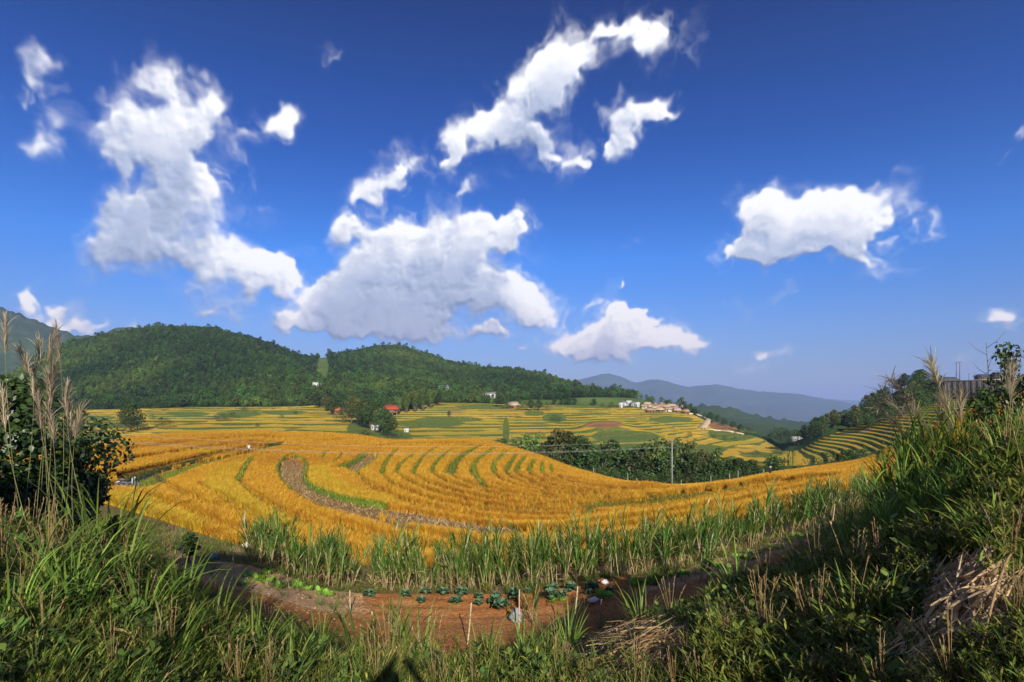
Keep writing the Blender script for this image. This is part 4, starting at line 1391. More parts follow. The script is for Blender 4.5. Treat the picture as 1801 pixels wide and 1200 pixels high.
m_cabbage = leaf_mat('cabbage_leaves', [(0, (.035, .080, .042)), (.5, (.065, .13, .068)), (1, (.12, .20, .10))], tip=(.75, (.14, .22, .15), .5), trans=.15, rough=.5, hue_by_object=.10)
m_lettuce = leaf_mat('lettuce_leaves', [(0, (.12, .26, .02)), (1, (.26, .42, .05))], trans=.3, hue_by_object=.12)
m_plume = leaf_mat('plume', [(0, (.26, .20, .12)), (.5, (.42, .34, .22)), (1, (.60, .51, .36))], trans=.45, rough=.7, hue_by_object=.10)
m_stem = plain_mat('grass_stem', (.13, .13, .045), .6, .3, .3, 12.0)
m_stick = plain_mat('stake_wood', (.42, .32, .20), .8, .2, .3, 14.0, .4)


def tuft(seed, n, L, W, mat, spread=.10, lean=(.05, .55), curl=(.5, 1.9), nseg=6, name='blades'):
    st = np.random.default_rng(seed)
    mb = MB()
    az = st.random(n) * 2 * PI
    rr = spread * np.sqrt(st.random(n))
    base = np.stack([np.cos(az) * rr, np.sin(az) * rr, -.04 + 0 * az], 1)
    mb.blades(base, az + st.normal(0, .5, n), L * st.uniform(.5, 1.1, n), W * st.uniform(.6, 1.2, n), st.uniform(*lean, n), st.uniform(*curl, n), nseg, r=st.random(n))
    return mb.mesh(name, mat)


def weed(seed, h):
    st = np.random.default_rng(seed)
    mb = MB()
    for s_ in range(5):
        az, ln = st.random() * 6.28, st.uniform(.1, .55)
        t = np.linspace(0, 1, 4)
        pts = np.stack([np.cos(az) * math.sin(ln) * h * t, np.sin(az) * math.sin(ln) * h * t, math.cos(ln) * h * t], 1)
        mb.tube(pts, .003, 3, r=.2)
        m = 15
        f = st.uniform(.15, 1, m)
        base = np.stack([np.interp(f, t, pts[:, k]) for k in range(3)], 1)
        mb.blades(base, st.random(m) * 6.28, st.uniform(.05, .10, m), st.uniform(.009, .016, m), st.uniform(.5, 1.2, m), st.uniform(.1, .9, m), 3, r=st.random(m), prof='leaf')
    return mb.mesh('weed', m_weed)


grass_vars = [tuft(500 + k, 26, .42, .011, m_grass, .10, nseg=4) for k in range(4)]
grass_vars += [weed(520 + k, .32) for k in range(4)]
grass_vars += [tuft(540 + k, 16, .40, .008, m_dry, .12, (.3, 1.2), (.2, 1.2), 4) for k in range(2)]
def seed_grass(seed):
    st = np.random.default_rng(seed)
    mb = MB()
    for s_ in range(6):
        az, ln, L = st.random() * 6.28, st.uniform(.03, .4), st.uniform(.45, .75)
        t = np.linspace(0, 1, 5)
        pt_ = np.stack([np.cos(az) * math.sin(ln) * L * t ** 1.5, np.sin(az) * math.sin(ln) * L * t ** 1.5, math.cos(ln) * L * t], 1)
        mb.tube(pt_, .0025, 3, r=.4)
        m = 14
        f = 1 - .28 * st.random(m)
        base = np.stack([np.interp(f, t, pt_[:, q]) for q in range(3)], 1)
        mb.blades(base, az + st.normal(0, 1.2, m), st.uniform(.02, .045, m), .004, st.uniform(.2, .9, m), .5, 2, r=.4 + .6 * st.random(m))
    n = 12
    az = st.random(n) * 6.28
    mb.blades(np.zeros((n, 3)), az, st.uniform(.2, .4, n), .007, st.uniform(.4, 1.2, n), st.uniform(.4, 1.4, n), 4, r=st.random(n))
    return mb.mesh('seed_grass', m_dry)


def broad_weed(seed):
    st = np.random.default_rng(seed)
    mb = MB()
    for s_ in range(4):
        az, ln, L = st.random() * 6.28, st.uniform(.1, .5), st.uniform(.2, .4)
        t = np.linspace(0, 1, 4)
        pt_ = np.stack([np.cos(az) * math.sin(ln) * L * t, np.sin(az) * math.sin(ln) * L * t, math.cos(ln) * L * t], 1)
        mb.tube(pt_, .004, 3, r=.1)
        m = 9
        f = st.uniform(.25, 1, m)
        base = np.stack([np.interp(f, t, pt_[:, q]) for q in range(3)], 1)
        mb.blades(base, st.random(m) * 6.28, st.uniform(.05, .10, m), st.uniform(.030, .055, m), st.uniform(.7, 1.4, m), st.uniform(.1, .8, m), 4, r=st.random(m), prof='leaf')
    return mb.mesh('broad_weed', m_broadweed)


m_broadweed = leaf_mat('broad_weed_leaves', [(0, (.03, .06, .012)), (.5, (.07, .12, .022)), (1, (.15, .19, .04))], trans=.3, hue_by_object=.2)
grass_vars += [seed_grass(560), seed_grass(561), broad_weed(570), broad_weed(571)]
wg = np.where(GP < 1290, 1 / GY ** 1.5, .02 / GY ** 1.5)
wg = wg * np.where((GPX < -120) | (GPX > 1920), .35, 1)
pts, ppx, ppy = sample(15500, 'feet', 'bank_foot', wg * sec('feet', 'bank_foot'), -840, 2640)
u_ = rng.random(len(pts))
weedy = ss(1150, 1350, ppx) * .45 + .25
vi = np.where(u_ < weedy, rng.integers(4, 8, len(pts)), np.where(u_ > .88, rng.integers(8, 10, len(pts)), rng.integers(0, 4, len(pts))))
u2_ = rng.random(len(pts))
vi = np.where(u2_ < .028, rng.integers(10, 12, len(pts)), np.where(u2_ > .91, rng.integers(12, 14, len(pts)), vi))
hgt = rng.uniform(.6, 1.25, len(pts)) * (1 + .35 * fbm2(pts[:, 0] * .6, pts[:, 1] * .6, 2, 91))
crest_r = np.interp(ppx, COLS, GY[LROW['bank_crest']])
hgt *= np.clip(pts[:, 1] / 5.0, .5, 1)
hgt *= np.where(pts[:, 1] > crest_r - 1.0, .62, 1) * np.where((ppx > 330) & (ppx < 1250), .8, 1)
heaps = [(1110, 1165, 120, 50), (1700, 1080, 85, 80), (1600, 1165, 75, 32), (1765, 815, 35, 25)]
ok = np.ones(len(pts), bool)
for hx, hy, hw, hh in heaps:
    ok &= (((ppx - hx) / hw) ** 2 + ((ppy - hy) / hh) ** 2 > 1) | (rng.random(len(pts)) < .12)
pts, hgt, vi = pts[ok], hgt[ok], vi[ok]
o = scatter('bank_grass', pts - np.array([0, 0, .02]), grass_vars, hgt, vi=vi)
tag(o, 'dense green grass and leafy weeds covering the near bank', 'grass')
# turf and creeping weeds round the beds, under the cane and along the field edge
wg2 = np.clip(ATT['turf'], 0, 1) * sec('bank_foot', 'bed_back') + .55 * sec('bed_back', 'rice_near') * (1 - ss(26, 31, GY) * ss(430, 300, GPX))
pts, ppx, ppy = sample(5200, 'bank_foot', 'rice_near', wg2 / GY ** .8 + 1e-9, -120, 1920)
u_ = rng.random(len(pts))
dryp = np.where(pts[:, 1] > 21, .55, .18)
vi = np.where(u_ < .3, rng.integers(4, 8, len(pts)), np.where(u_ > 1 - dryp, rng.integers(8, 10, len(pts)), rng.integers(0, 4, len(pts))))
o = scatter('garden_grass', pts - np.array([0, 0, .02]), grass_vars, rng.uniform(.5, 1.15, len(pts)), vi=vi)
tag(o, 'low grass and weeds around the vegetable bed and cane row', 'grass')
xy = np.stack([rng.uniform(-9, 9, 1500), rng.uniform(-9, 2.2, 1500)], 1)
zz = bank_top_z(xy[:, 0], xy[:, 1])
kk = (np.hypot(xy[:, 0], xy[:, 1]) > .9)
o = scatter('bank_top_grass', np.stack([xy[:, 0], xy[:, 1], zz], 1)[kk], grass_vars, rng.uniform(.5, 1.0, kk.sum()))
tag(o, 'grass on the bank top around the viewer', 'grass')

# clods of earth on the beds
mb_c = MB()
clod_pts, cpx, cpy = sample(2600, 'bank_foot', 'bed_back', (1 - np.clip(ATT['turf'], 0, 1)) * sec('bank_foot', 'bed_back') + 1e-6, 330, 1420)
oct_ = np.array([[1, 0, 0], [0, 1, 0], [-1, 0, 0], [0, -1, 0], [0, 0, .8], [0, 0, -.8]])
otri = np.array([[0, 1, 4], [1, 2, 4], [2, 3, 4], [3, 0, 4], [1, 0, 5], [2, 1, 5], [3, 2, 5], [0, 3, 5]])
nk_ = len(clod_pts)
cv = oct_[None] * (rng.uniform(.6, 1.4, (nk_, 6, 1))) * (rng.uniform(.008, .035, nk_) * np.where(rng.random(nk_) < .06, 1.8, 1))[:, None, None] + clod_pts[:, None]
ct = (np.arange(nk_)[:, None, None] * 6 + otri[None]).reshape(-1, 3)
tag(obj('soil_clods', mesh_np('soil_clods', cv.reshape(-1, 3), [ct], [m_soil], {'dust': np.repeat(np.where((cpx < 640) | (cpx > 1120), 1., 0.), 6), 'turf': np.zeros(nk_ * 6)}, smooth=False)), 'loose clods of red and dusty earth on the garden beds', 'clods', kind='stuff')

# ---- big grass tufts standing out of the bank
tall_vars = [tuft(600 + k, 46, 1.0, .020, m_tall, .13, (.05, .6), (.6, 2.0), 7) for k in range(4)]
reed_vars = []
for k in range(3):
    st = np.random.default_rng(650 + k)
    mb = MB()
    for s_ in range(9):
        az, ln, L = st.random() * 6.28, st.uniform(.02, .22), st.uniform(.8, 1.3)
        t = np.linspace(0, 1, 5)
        b0 = st.normal(0, .10, 2)
        pt_ = np.stack([b0[0] + np.cos(az) * math.sin(ln) * L * t, b0[1] + np.sin(az) * math.sin(ln) * L * t, math.cos(ln) * L * t], 1)
        mb.tube(pt_, .008 * (1 - .6 * t), 5, r=.6)
        m = 8
        f = st.uniform(.2, 1.0, m)
        base = np.stack([np.interp(f, t, pt_[:, q]) for q in range(3)], 1)
        mb.blades(base, st.random(m) * 6.28, st.uniform(.45, .85, m), st.uniform(.016, .030, m), st.uniform(.12, .55, m), st.uniform(.4, 1.7, m), 6, r=st.random(m))
    reed_vars.append(mb.mesh('reed_blades', m_tall))

BANK = ('feet', 'bank_crest')
TUFTS = [  # column, row of the base, size, where it stands
    (690, 1165, 1.0, 'tallest grass tuft at the bottom edge of the red bed'), (735, 1172, .9, 'arching grass tuft next to the tallest one below the red bed'), (640, 1160, .85, 'grass tuft just above the shadow of a head'),
    (560, 1150, .8, 'wide grass tuft below the dusty path'), (510, 1195, .85, 'low grass tuft with a pale bent blade near the bottom edge'), (450, 1170, .8, 'grass tuft on the lower slope beside the shade'),
    (380, 1120, .85, 'grass tuft below the dusty path corner'), (320, 1090, 1.0, 'bright grass tuft on the slope beneath the leafy shrub'), (250, 1110, 1.0, 'broad-bladed grass tuft in the dark slope'),
    (200, 1060, 1.1, 'tall bright grass tuft under the sapling'), (165, 1010, 1.2, 'upright grass tuft at the foot of the dark bush'), (120, 1090, 1.1, 'grass tuft with a drooping straw blade'),
    (60, 1050, 1.2, 'tall grass tuft at the edge below the dark bush'), (20, 1120, 1.0, 'shaded grass tuft in the bottom corner'), (300, 1180, .8, 'grass tuft above the dry bent leaves'), (205, 960, 1.0, 'yellowish grass tuft beside the parked motorbike'),
    (860, 1190, .7, 'shaded grass tuft at the middle of the bottom edge'), (960, 1190, .7, 'grass tuft beside the straw heap'), (1000, 1140, .7, 'grass tuft under the pale stakes'), (920, 1150, .7, 'grass tuft below the white sack'),
    (1130, 1110, .6, 'small grass tuft above the straw heap'), (1300, 1060, .7, 'grass tuft below the garden corner'), (1420, 1040, .7, 'grass tuft by the broken dry stalk'), (1500, 1010, .8, 'grass tuft on the rising slope by the shaded hollow'),
    (1520, 1150, 1.0, 'big bright blade fan between the two straw heaps'), (1560, 1120, .9, 'upright blade fan beside the larger straw heap'), (1580, 960, 1.0, 'grass tuft under the tall reeds'), (1740, 985, .8, 'bright grass tuft topping the straw heap'),
    (1660, 930, .9, 'grass tuft on the dark slope below the reeds'), (1770, 860, .9, 'grass tuft near the top of the slope'), (1480, 960, .9, 'grass tuft where the slope meets the cane row'), (1390, 1150, .6, 'thin grass tuft in the weedy slope'),
]
for k, (px, py, s_, lab) in enumerate(TUFTS):
    p = hit(px, py, *BANK)
    o = obj('grass_tuft', tall_vars[k % 4], None, p)
    o.rotation_euler = (0, 0, rng.random() * 6.28)
    s2 = s_ * max(.6, p.y / 5.6)
    o.scale = (s2, s2, s2)
    tag(o, lab, 'grass tuft', 'big grass tufts on the bank')
REEDS = [(1528, 975, 1.3), (1556, 952, 1.5), (1582, 936, 1.7), (1608, 922, 1.75), (1634, 905, 1.7), (1660, 890, 1.6), (1686, 868, 1.35), (1596, 960, 1.4), (1645, 935, 1.4), (1715, 845, 1.0), (1690, 920, 1.2), (1750, 820, .9), (1785, 795, .8), (1545, 990, 1.1), (1570, 985, 1.2), (1620, 965, 1.2), (1668, 945, 1.1), (1705, 890, 1.0), (1735, 860, .8), (1570, 1020, .9)]
for k, (px, py, s_) in enumerate(sorted(REEDS)):
    p = hit(px, py, *BANK)
    o = obj('reed_clump', reed_vars[k % 3], None, p - Vector((0, 0, .05)))
    o.rotation_euler = (0, 0, rng.random() * 6.28)
    s2 = s_ * .66 * p.y / 9
    o.scale = (s2, s2, s2)
    tag(o, '%s clump from the cane row of the tall green reeds on the rising slope' % ordinal(k + 1), 'reed clump', 'tall reeds on the rising slope')

# ------------------------------------------------------------------ sugarcane
stalks = []
for k in range(7):
    st = np.random.default_rng(700 + k)
    L = st.uniform(1.15, 1.65)
    ln, az = st.uniform(.02, .20), 0.0
    t = np.linspace(0, 1, 12)
    pt_ = np.stack([math.sin(ln) * L * t ** 1.3, .03 * np.sin(t * 4 + k), L * t], 1)
    mb = MB()
    mb.tube(pt_, .016 + .004 * (np.arange(12) % 2 == 0), 6, r=st.random())
    sm = mb.mesh('stalk', m_stalk)
    mb = MB()
    m = 19
    f = st.uniform(.12, 1.0, m) ** .8
    base = np.stack([np.interp(f, t, pt_[:, q]) for q in range(3)], 1)
    mb.blades(base, st.random(m) * 6.28, st.uniform(.60, 1.10, m), st.uniform(.028, .046, m), st.uniform(.06, .42, m), st.uniform(.3, 1.9, m), 6, r=st.random(m))
    lm = mb.mesh('leaves', m_cane)
    mb = MB()
    m = 11
    f = st.uniform(.04, .62, m)
    base = np.stack([np.interp(f, t, pt_[:, q]) for q in range(3)], 1)
    mb.blades(base, st.random(m) * 6.28, st.uniform(.3, .75, m), st.uniform(.015, .035, m), st.uniform(.3, 1.3, m), st.uniform(.8, 2.0, m), 4, r=st.random(m))
    stalks.append((sm, lm, mb.mesh('dry_leaves', m_dry)))


def cane_clump(loc, s, n, seed, label, group):
    st = np.random.default_rng(seed)
    e = empty('sugarcane_clump', loc, 0, s)
    for k in range(n):
        sm, lm, dm = stalks[st.integers(0, 7)]
        a = obj('stalk', sm, e, (st.normal(0, .16), st.normal(0, .16), -.04))
        a.rotation_euler = (st.normal(0, .15), st.normal(0, .15), st.random() * 6.28)
        q = st.uniform(.75, 1.12)
        a.scale = (q, q, q)
        obj('leaves', lm, a)
        if st.random() < (.62 if loc[0] < -1 else .3):
            obj('dry_leaves', dm, a)
    return tag(e, label, 'sugarcane', group)


cane_px = []
px = 444.0
while px < 1552:
    gap = (628 < px < 655) or (770 < px < 788)
    if not gap:
        cane_px.append((px, 0.5 + rng.uniform(-.25, .35)))
        if rng.random() < .55:
            cane_px.append((px + rng.uniform(-6, 8), 1.9 + rng.uniform(-.5, .9)))
    px += rng.uniform(13, 21) * (1.0 if px < 1250 else .85)
cane_px.sort()
for k, (px, dy) in enumerate(cane_px):
    Yb = float(np.interp(px, COLS, GY[LROW['bed_back']])) + dy
    s_ = rng.uniform(.70, 1.08) * (1.0 if px > 700 else .92) * (.8 if px > 1480 else 1)
    cane_clump(on_ground(px, Yb), s_, int(rng.integers(4, 7)), 800 + k, '%s sugarcane clump from the left end of the row behind the vegetable bed' % ordinal(k + 1), 'sugarcane row')
cane_clump(hit(1233, 1026, 'bank_foot', 'bed_back'), .92, 3, 990, 'lone sugarcane plant with whitish lower stems in the garden corner', None)
cane_clump(hit(934, 1098, 'bank_foot', 'bed_back'), .85, 3, 991, 'young cane plant standing in front of the cabbages', None)
cane_clump(hit(1102, 1085, 'bank_foot', 'bed_back'), .55, 3, 992, 'short cane shoot beside the two leaning stakes', None)
cane_clump(hit(690, 1118, 'bank_foot', 'bed_back'), .45, 2, 993, 'short cane shoot at the front edge of the red bed', None)

# ------------------------------------------------------------------ vegetable garden
def cup_leaf(L, W, lift, n=5):
    """one broad leaf curving up and outwards along +X"""
    V, q, tt = [], [], []
    for i in range(n + 1):
        f = i / n
        w = W * math.sin(PI * min(.97, f * .86 + .10)) ** .7
        x, z = L * (f - .12 * f * f), L * (lift * f * (1.35 - f))
        for j, s_ in enumerate((-1, -.5, 0, .5, 1)):
            V.append((x, s_ * w * .5, z + .22 * W * s_ * s_ + (.02 * math.sin(i * 2.3 + j * 1.9) if abs(s_) > .4 else 0)))
            tt.append(abs(s_) * .9)
    for i in range(n):
        for j in range(4):
            a = i * 5 + j
            q.append((a, a + 5, a + 6, a + 1))
    return V, q, tt


leaf_m = []
for k, (L, W, lf) in enumerate([(.25, .22, .55), (.21, .20, .8), (.16, .17, 1.1)]):
    mb = MB()
    V, q, tt = cup_leaf(L, W, lf)
    mb.add(V, q, None, .3 + .3 * k, tt)
    leaf_m.append(mb.mesh('leaf', m_cabbage))
mb = MB()
th = np.linspace(0, 2 * PI, 11)[:-1]
for rr, zz_ in ((.0, .0),):
    rings = [np.stack([np.cos(th) * r_ * (1 + .08 * np.sin(3 * th)), np.sin(th) * r_, 0 * th + z_], 1) for r_, z_ in ((.03, .02), (.075, .06), (.085, .11), (.06, .155), (.01, .175))]
    V = np.concatenate(rings)
    i = np.arange(4)[:, None] * 10 + np.arange(10)[None]
    j = np.arange(4)[:, None] * 10 + (np.arange(10)[None] + 1) % 10
    mb.add(V, np.stack([i, j, j + 10, i + 10], -1).reshape(-1, 4), None, .8, .3)
heart_m = mb.mesh('heart', m_cabbage)


def cabbage(loc, s, seed, label):
    st = np.random.default_rng(seed)
    e = empty('cabbage', loc, st.random() * 6.28, s)
    for k in range(11):
        a = obj('leaf', leaf_m[0 if k < 5 else 1 if k < 9 else 2], e, (0, 0, .02 + .012 * k))
        a.rotation_euler = (0, st.normal(0, .12), k * 2.4 + st.normal(0, .2))
    obj('heart', heart_m, e)
    return tag(e, label, 'cabbage', 'cabbages in the red bed')


GARD = ('bank_foot', 'bed_back')
CAB = [(652, 1043), (713, 1047), (744, 1055), (750, 1042), (776, 1043), (812, 1044), (805, 1060), (843, 1048), (838, 1062), (877, 1047), (875, 1060), (903, 1045), (878, 1066), (905, 1050), (971, 1034), (969, 1050), (1001, 1037), (1037, 1034), (1036, 1043), (1072, 1038), (990, 1046), (930, 1042)]
CAB.sort()
for k, (px, py) in enumerate(CAB):
    cabbage(hit(px + rng.uniform(-4, 4), py + 5 + rng.uniform(-2, 2), *GARD), rng.uniform(.62, 1.25), 1000 + k, '%s blue-green cabbage counted from the dusty path along the red bed' % ordinal(k + 1))
LET = [(560, 1042), (575, 1048), (540, 1038), (437, 1015), (450, 1020), (466, 1010), (470, 1025), (430, 1028), (488, 1032), (520, 1033), (973, 1058), (982, 1055), (1060, 1048), (1070, 1050), (1120, 1022), (1130, 1026), (1145, 1028), (1152, 1022), (1165, 1018), (1115, 1030), (1185, 1014), (1205, 1010), (1300, 982), (1330, 975), (1360, 966), (1320, 985), (1390, 950), (1410, 945), (1260, 995)]
let_vars = []
for k in range(3):
    st = np.random.default_rng(1200 + k)
    mb = MB()
    m = 26
    az = st.random(m) * 6.28
    rr = .16 * np.sqrt(st.random(m))
    mb.blades(np.stack([np.cos(az) * rr, np.sin(az) * rr, 0 * az], 1), az + st.normal(0, .6, m), st.uniform(.09, .18, m), st.uniform(.06, .10, m), st.uniform(.3, 1.0, m), st.uniform(.2, .9, m), 3, r=st.random(m), prof='leaf')
    let_vars.append(mb.mesh('lettuce', m_lettuce))
LET.sort()
for k, (px, py) in enumerate(LET):
    o = obj('lettuce', let_vars[k % 3], None, hit(px, py, *GARD))
    q = rng.uniform(.8, 1.4)
    o.scale = (q, q, q)
    tag(o, '%s small bright green salad plant counted along the garden from the path end' % ordinal(k + 1), 'lettuce', 'salad plants in the garden')

STAKES = [(322, 960, 324, 1033, 'thin stake in front of the leafy shrub'), (410, 973, 414, 1033, 'pale stake standing in the dusty path'), (506, 1010, 508, 1034, 'short stake at the bend of the dusty path'), (358, 1000, 357, 1085, 'slender dark stake in the shaded path corner'),
          (616, 1038, 615, 1077, 'short stake where the dusty path meets the red bed'), (829, 1060, 822, 1137, 'pale leaning stake in the middle of the red bed'), (655, 1075, 660, 1120, 'thin stake hidden behind the tallest grass tuft'), (914, 1037, 912, 1107, 'stake beside the white sack'),
          (1016, 1031, 1008, 1107, 'long mottled stake in front of the last cabbages'), (1058, 1054, 1053, 1110, 'green stake above the straw heap'), (1110, 1012, 1104, 1062, 'slightly leaning stake at the end of the red bed'), (1191, 988, 1184, 1060, 'tall pale stake at the garden corner'),
          (1468, 887, 1462, 933, 'thin white stake at the far end of the garden path'), (1378, 957, 1387, 980, 'short leaning stake on the far garden strip')]
stake_pts = []
for (x0, y0, x1, y1, lab) in STAKES:
    p = hit(x1, y1, *GARD)
    top = P(x0, y0, p.y - .05)
    d = top - p
    L = d.length
    mb = MB()
    t = np.linspace(0, 1, 7)
    mb.tube(np.stack([.012 * np.sin(t * 5), .01 * np.cos(t * 4), -.25 + (L + .25) * t], 1), .024 - .008 * t, 7)
    o = mb.build('stake', m_stick, None, p)
    o.rotation_euler = d.to_track_quat('Z', 'Y').to_euler()
    tag(o, lab, 'stake', 'stakes around the vegetable garden')
    stake_pts.append((p, top))

# a fine net strung along the front stakes
m_net, t_ = new_mat('net_thread')
out_mat(t_, principled(t_, (.10, .17, .13), .6, .3))
mb = MB()
fr_pts = [hit(px, py, *GARD) for px, py in [(322, 1033), (414, 1036), (508, 1062), (615, 1092), (700, 1112), (822, 1130), (912, 1112), (1008, 1107), (1104, 1066), (1184, 1050), (1290, 1008), (1387, 975), (1462, 935)]]
fr = np.array([list(p) for p in fr_pts])
cum = np.concatenate([[0], np.cumsum(np.linalg.norm(np.diff(fr[:, :2], axis=0), axis=1))])
nn = int(cum[-1] / .16)
q = np.linspace(0, cum[-1], nn)
bx_ = np.stack([np.interp(q, cum, fr[:, k]) for k in range(3)], 1)
sagq = .62 + .10 * np.sin(q * 1.7) - .08 * np.abs(np.sin(q * .55))
thr = .0022
for row in np.linspace(.04, 1, 6):
    a = bx_ + np.array([0, 0, 1]) * (sagq * row)[:, None] + np.stack([0 * q, .04 * np.sin(q * 3 + row * 4), 0 * q], 1)
    V = np.stack([a, a + np.array([0, 0, thr])], 1).reshape(-1, 3)
    i = np.arange(nn - 1) * 2
    mb.add(V, np.stack([i, i + 2, i + 3, i + 1], -1))
a0 = bx_ + np.array([0, 0, .02])
a1 = bx_ + np.array([0, 0, 1]) * sagq[:, None] + np.stack([0 * q, .04 * np.sin(q * 3 + 4), 0 * q], 1)
V = np.stack([a0, a0 + np.array([thr, 0, 0]), a1 + np.array([thr, 0, 0]), a1], 1).reshape(-1, 3)
i = np.arange(nn) * 4
mb.add(V, np.stack([i, i + 1, i + 2, i + 3], -1))
tag(mb.build('garden_net', m_net), 'sagging dark green net strung along the front stakes of the garden', 'net')


def lump(name, loc, size, mat, seed, label, cat, rz=0.0, knot=True, dent=.32):
    """a soft crumpled bag: a squashed ball with folds and a gathered neck"""
    st = np.random.default_rng(seed)
    nu, nv = 20, 12
    th_, ph = np.meshgrid(np.linspace(0, 2 * PI, nu, endpoint=False), np.linspace(0.04, PI - .04, nv))
    r_ = 1 + dent * fbm2(np.cos(th_) * 2.2 + ph * 2, np.sin(th_) * 2.2 - ph * 1.8, 3, seed) * 1.6
    x, y, z = np.sin(ph) * np.cos(th_) * r_, np.sin(ph) * np.sin(th_) * r_, np.cos(ph) * r_
    z = np.maximum(z, -.72)
    if knot:
        nk = np.clip((z - .55) / .4, 0, 1)
        x, y, z = x * (1 - .55 * nk), y * (1 - .55 * nk), z + .35 * nk
    V = np.stack([x * size[0] / 2, y * size[1] / 2, (z + .72) * size[2] / 2], -1).reshape(-1, 3)
    i = np.arange(nv - 1)[:, None] * nu + np.arange(nu)[None]
    j = np.arange(nv - 1)[:, None] * nu + (np.arange(nu)[None] + 1) % nu
    mb = MB()
    mb.add(V, np.stack([i, i + nu, j + nu, j], -1).reshape(-1, 4))
    o = mb.build(name, mat, None, loc)
    o.rotation_euler = (0, 0, rz)
    return tag(o, label, cat)


m_sack = plain_mat('white_sacking', (.24, .245, .26), .8, .2, .35, 9, .6)
m_bag = plain_mat('white_plastic', (.60, .58, .54), .4, .5, .15, 20, .5)
m_orange = plain_mat('orange_plastic', (.34, .13, .05), .5, .4, .2, 16, .4)
m_blue = plain_mat('blue_plastic', (.05, .09, .17), .4, .5, .3, 16, .4)
lump('sack', hit(908, 1094, *GARD), (.34, .30, .36), m_sack, 1301, 'half-full whitish sack lying on the red earth beside a stake', 'sack')
lump('plastic_bag', hit(1044, 1060, *GARD), (.34, .22, .16), m_bag, 1302, 'crumpled white plastic bag near the end of the cabbage bed', 'bag', .4)
lump('orange_bag', hit(1057, 1026, *GARD), (.26, .22, .17), m_orange, 1303, 'orange-brown bag beside the white stones at the bed edge', 'bag')
lump('pale_stone', hit(1064, 1027, *GARD), (.24, .2, .16), m_bag, 1304, 'pale stone beside the orange-brown bag', 'stone', knot=False)
lump('blue_bag', hit(373, 986, *GARD), (.34, .3, .24), m_blue, 1305, 'dark blue bag lying in the hollow above the dusty path', 'bag')
for k, (px, py, s_) in enumerate([(428, 946, .16), (435, 944, .22)]):
    lump('litter_bag', hit(px, py, 'bed_back', 'rice_near'), (s_, s_, s_ * 1.4), m_bag, 1310 + k, '%s white scrap at the lower edge of the rice' % ('smaller' if k == 0 else 'larger'), 'litter')

# ------------------------------------------------------------------ plume grasses
def plume_grass(base, tip, bend, seed, label, droop=.6, plen=.42, thick=1.0, group=None):
    """a tall stem with a feathery head; base, tip: world points; bend: sideways bow of the stem"""
    st = np.random.default_rng(seed)
    base, tip = np.array(base), np.array(tip)
    e = empty('plume_grass', base)
    d = tip - base
    L = np.linalg.norm(d)
    t = np.linspace(0, 1, 14)
    side = np.array([1., 0, 0])
    pts_ = d[None] * t[:, None] + side * (bend * L * (t ** 2.4 - t))[:, None] + np.array([0, 0, 1.]) * (abs(bend) * .7 * L * (t - t ** 2.4))[:, None]
    mb = MB()
    mb.tube(pts_, .0042 * (1 - .6 * t), 5)
    mb.build('stem', m_stem, e)
    mb = MB()
    m = 130
    f = 1 - plen / L * st.random(m) * 1.0
    b = np.stack([np.interp(f, t, pts_[:, q]) for q in range(3)], 1)
    dirv = pts_[-1] - pts_[-3]
    azd = math.atan2(dirv[1], dirv[0])
    lean0 = math.acos(np.clip(dirv[2] / np.linalg.norm(dirv), -1, 1))
    az = azd + st.normal(0, .8, m)
    mb.blades(b, az, st.uniform(.10, .22, m) * thick, st.uniform(.004, .008, m) * thick, lean0 + st.normal(.12, .30, m), (.35 + droop) * st.uniform(.4, 1.5, m), 4, r=st.random(m))
    mb.build('plume', m_plume, e)
    return tag(e, label, 'plume grass', group)


left_pl = [(98, 580, 112, 900, 6.2, 'tallest feathery plume against the mountain slope'), (90, 602, 105, 905, 6.4, 'feathery plume just below the tallest one'), (68, 606, 90, 900, 6.6, 'wide pale plume rising from the dark bush'), (36, 620, 60, 900, 6.8, 'spiky pale plume near the picture edge'),
           (10, 566, 20, 900, 6.0, 'thin plume at the very edge above the dark bush'), (60, 646, 75, 900, 6.0, 'narrow closed plume between the spiky ones'), (95, 652, 110, 920, 5.6, 'thick brownish plume bending over the forest'), (84, 664, 102, 920, 5.5, 'second brownish plume beside the thick one'),
           (68, 708, 84, 920, 5.2, 'lower feathery plume above the leafy bush'), (85, 724, 95, 930, 5.2, 'short tan plume above the leafy bush'), (124, 738, 130, 925, 5.8, 'small reddish plume in front of the terraces'), (140, 728, 128, 930, 6.0, 'thin plume leaning over the terraces'), (4, 696, 10, 930, 5.0, 'blurred tan plume low at the picture edge'), (118, 690, 118, 930, 6.4, 'hair-thin plume in front of the forest')]
for k, (x0, y0, x1, y1, Y, lab) in enumerate(left_pl):
    b = hit(x1, y1 + 70, *BANK)
    b.x += rng.uniform(-.35, .35)
    plume_grass(b, P(x0, y0, max(4.6, b.y + .1)), rng.choice([-1, 1]) * rng.uniform(.05, .2), 1400 + k, lab, .5, rng.uniform(.28, .42), group='plume grass by the dark bush')
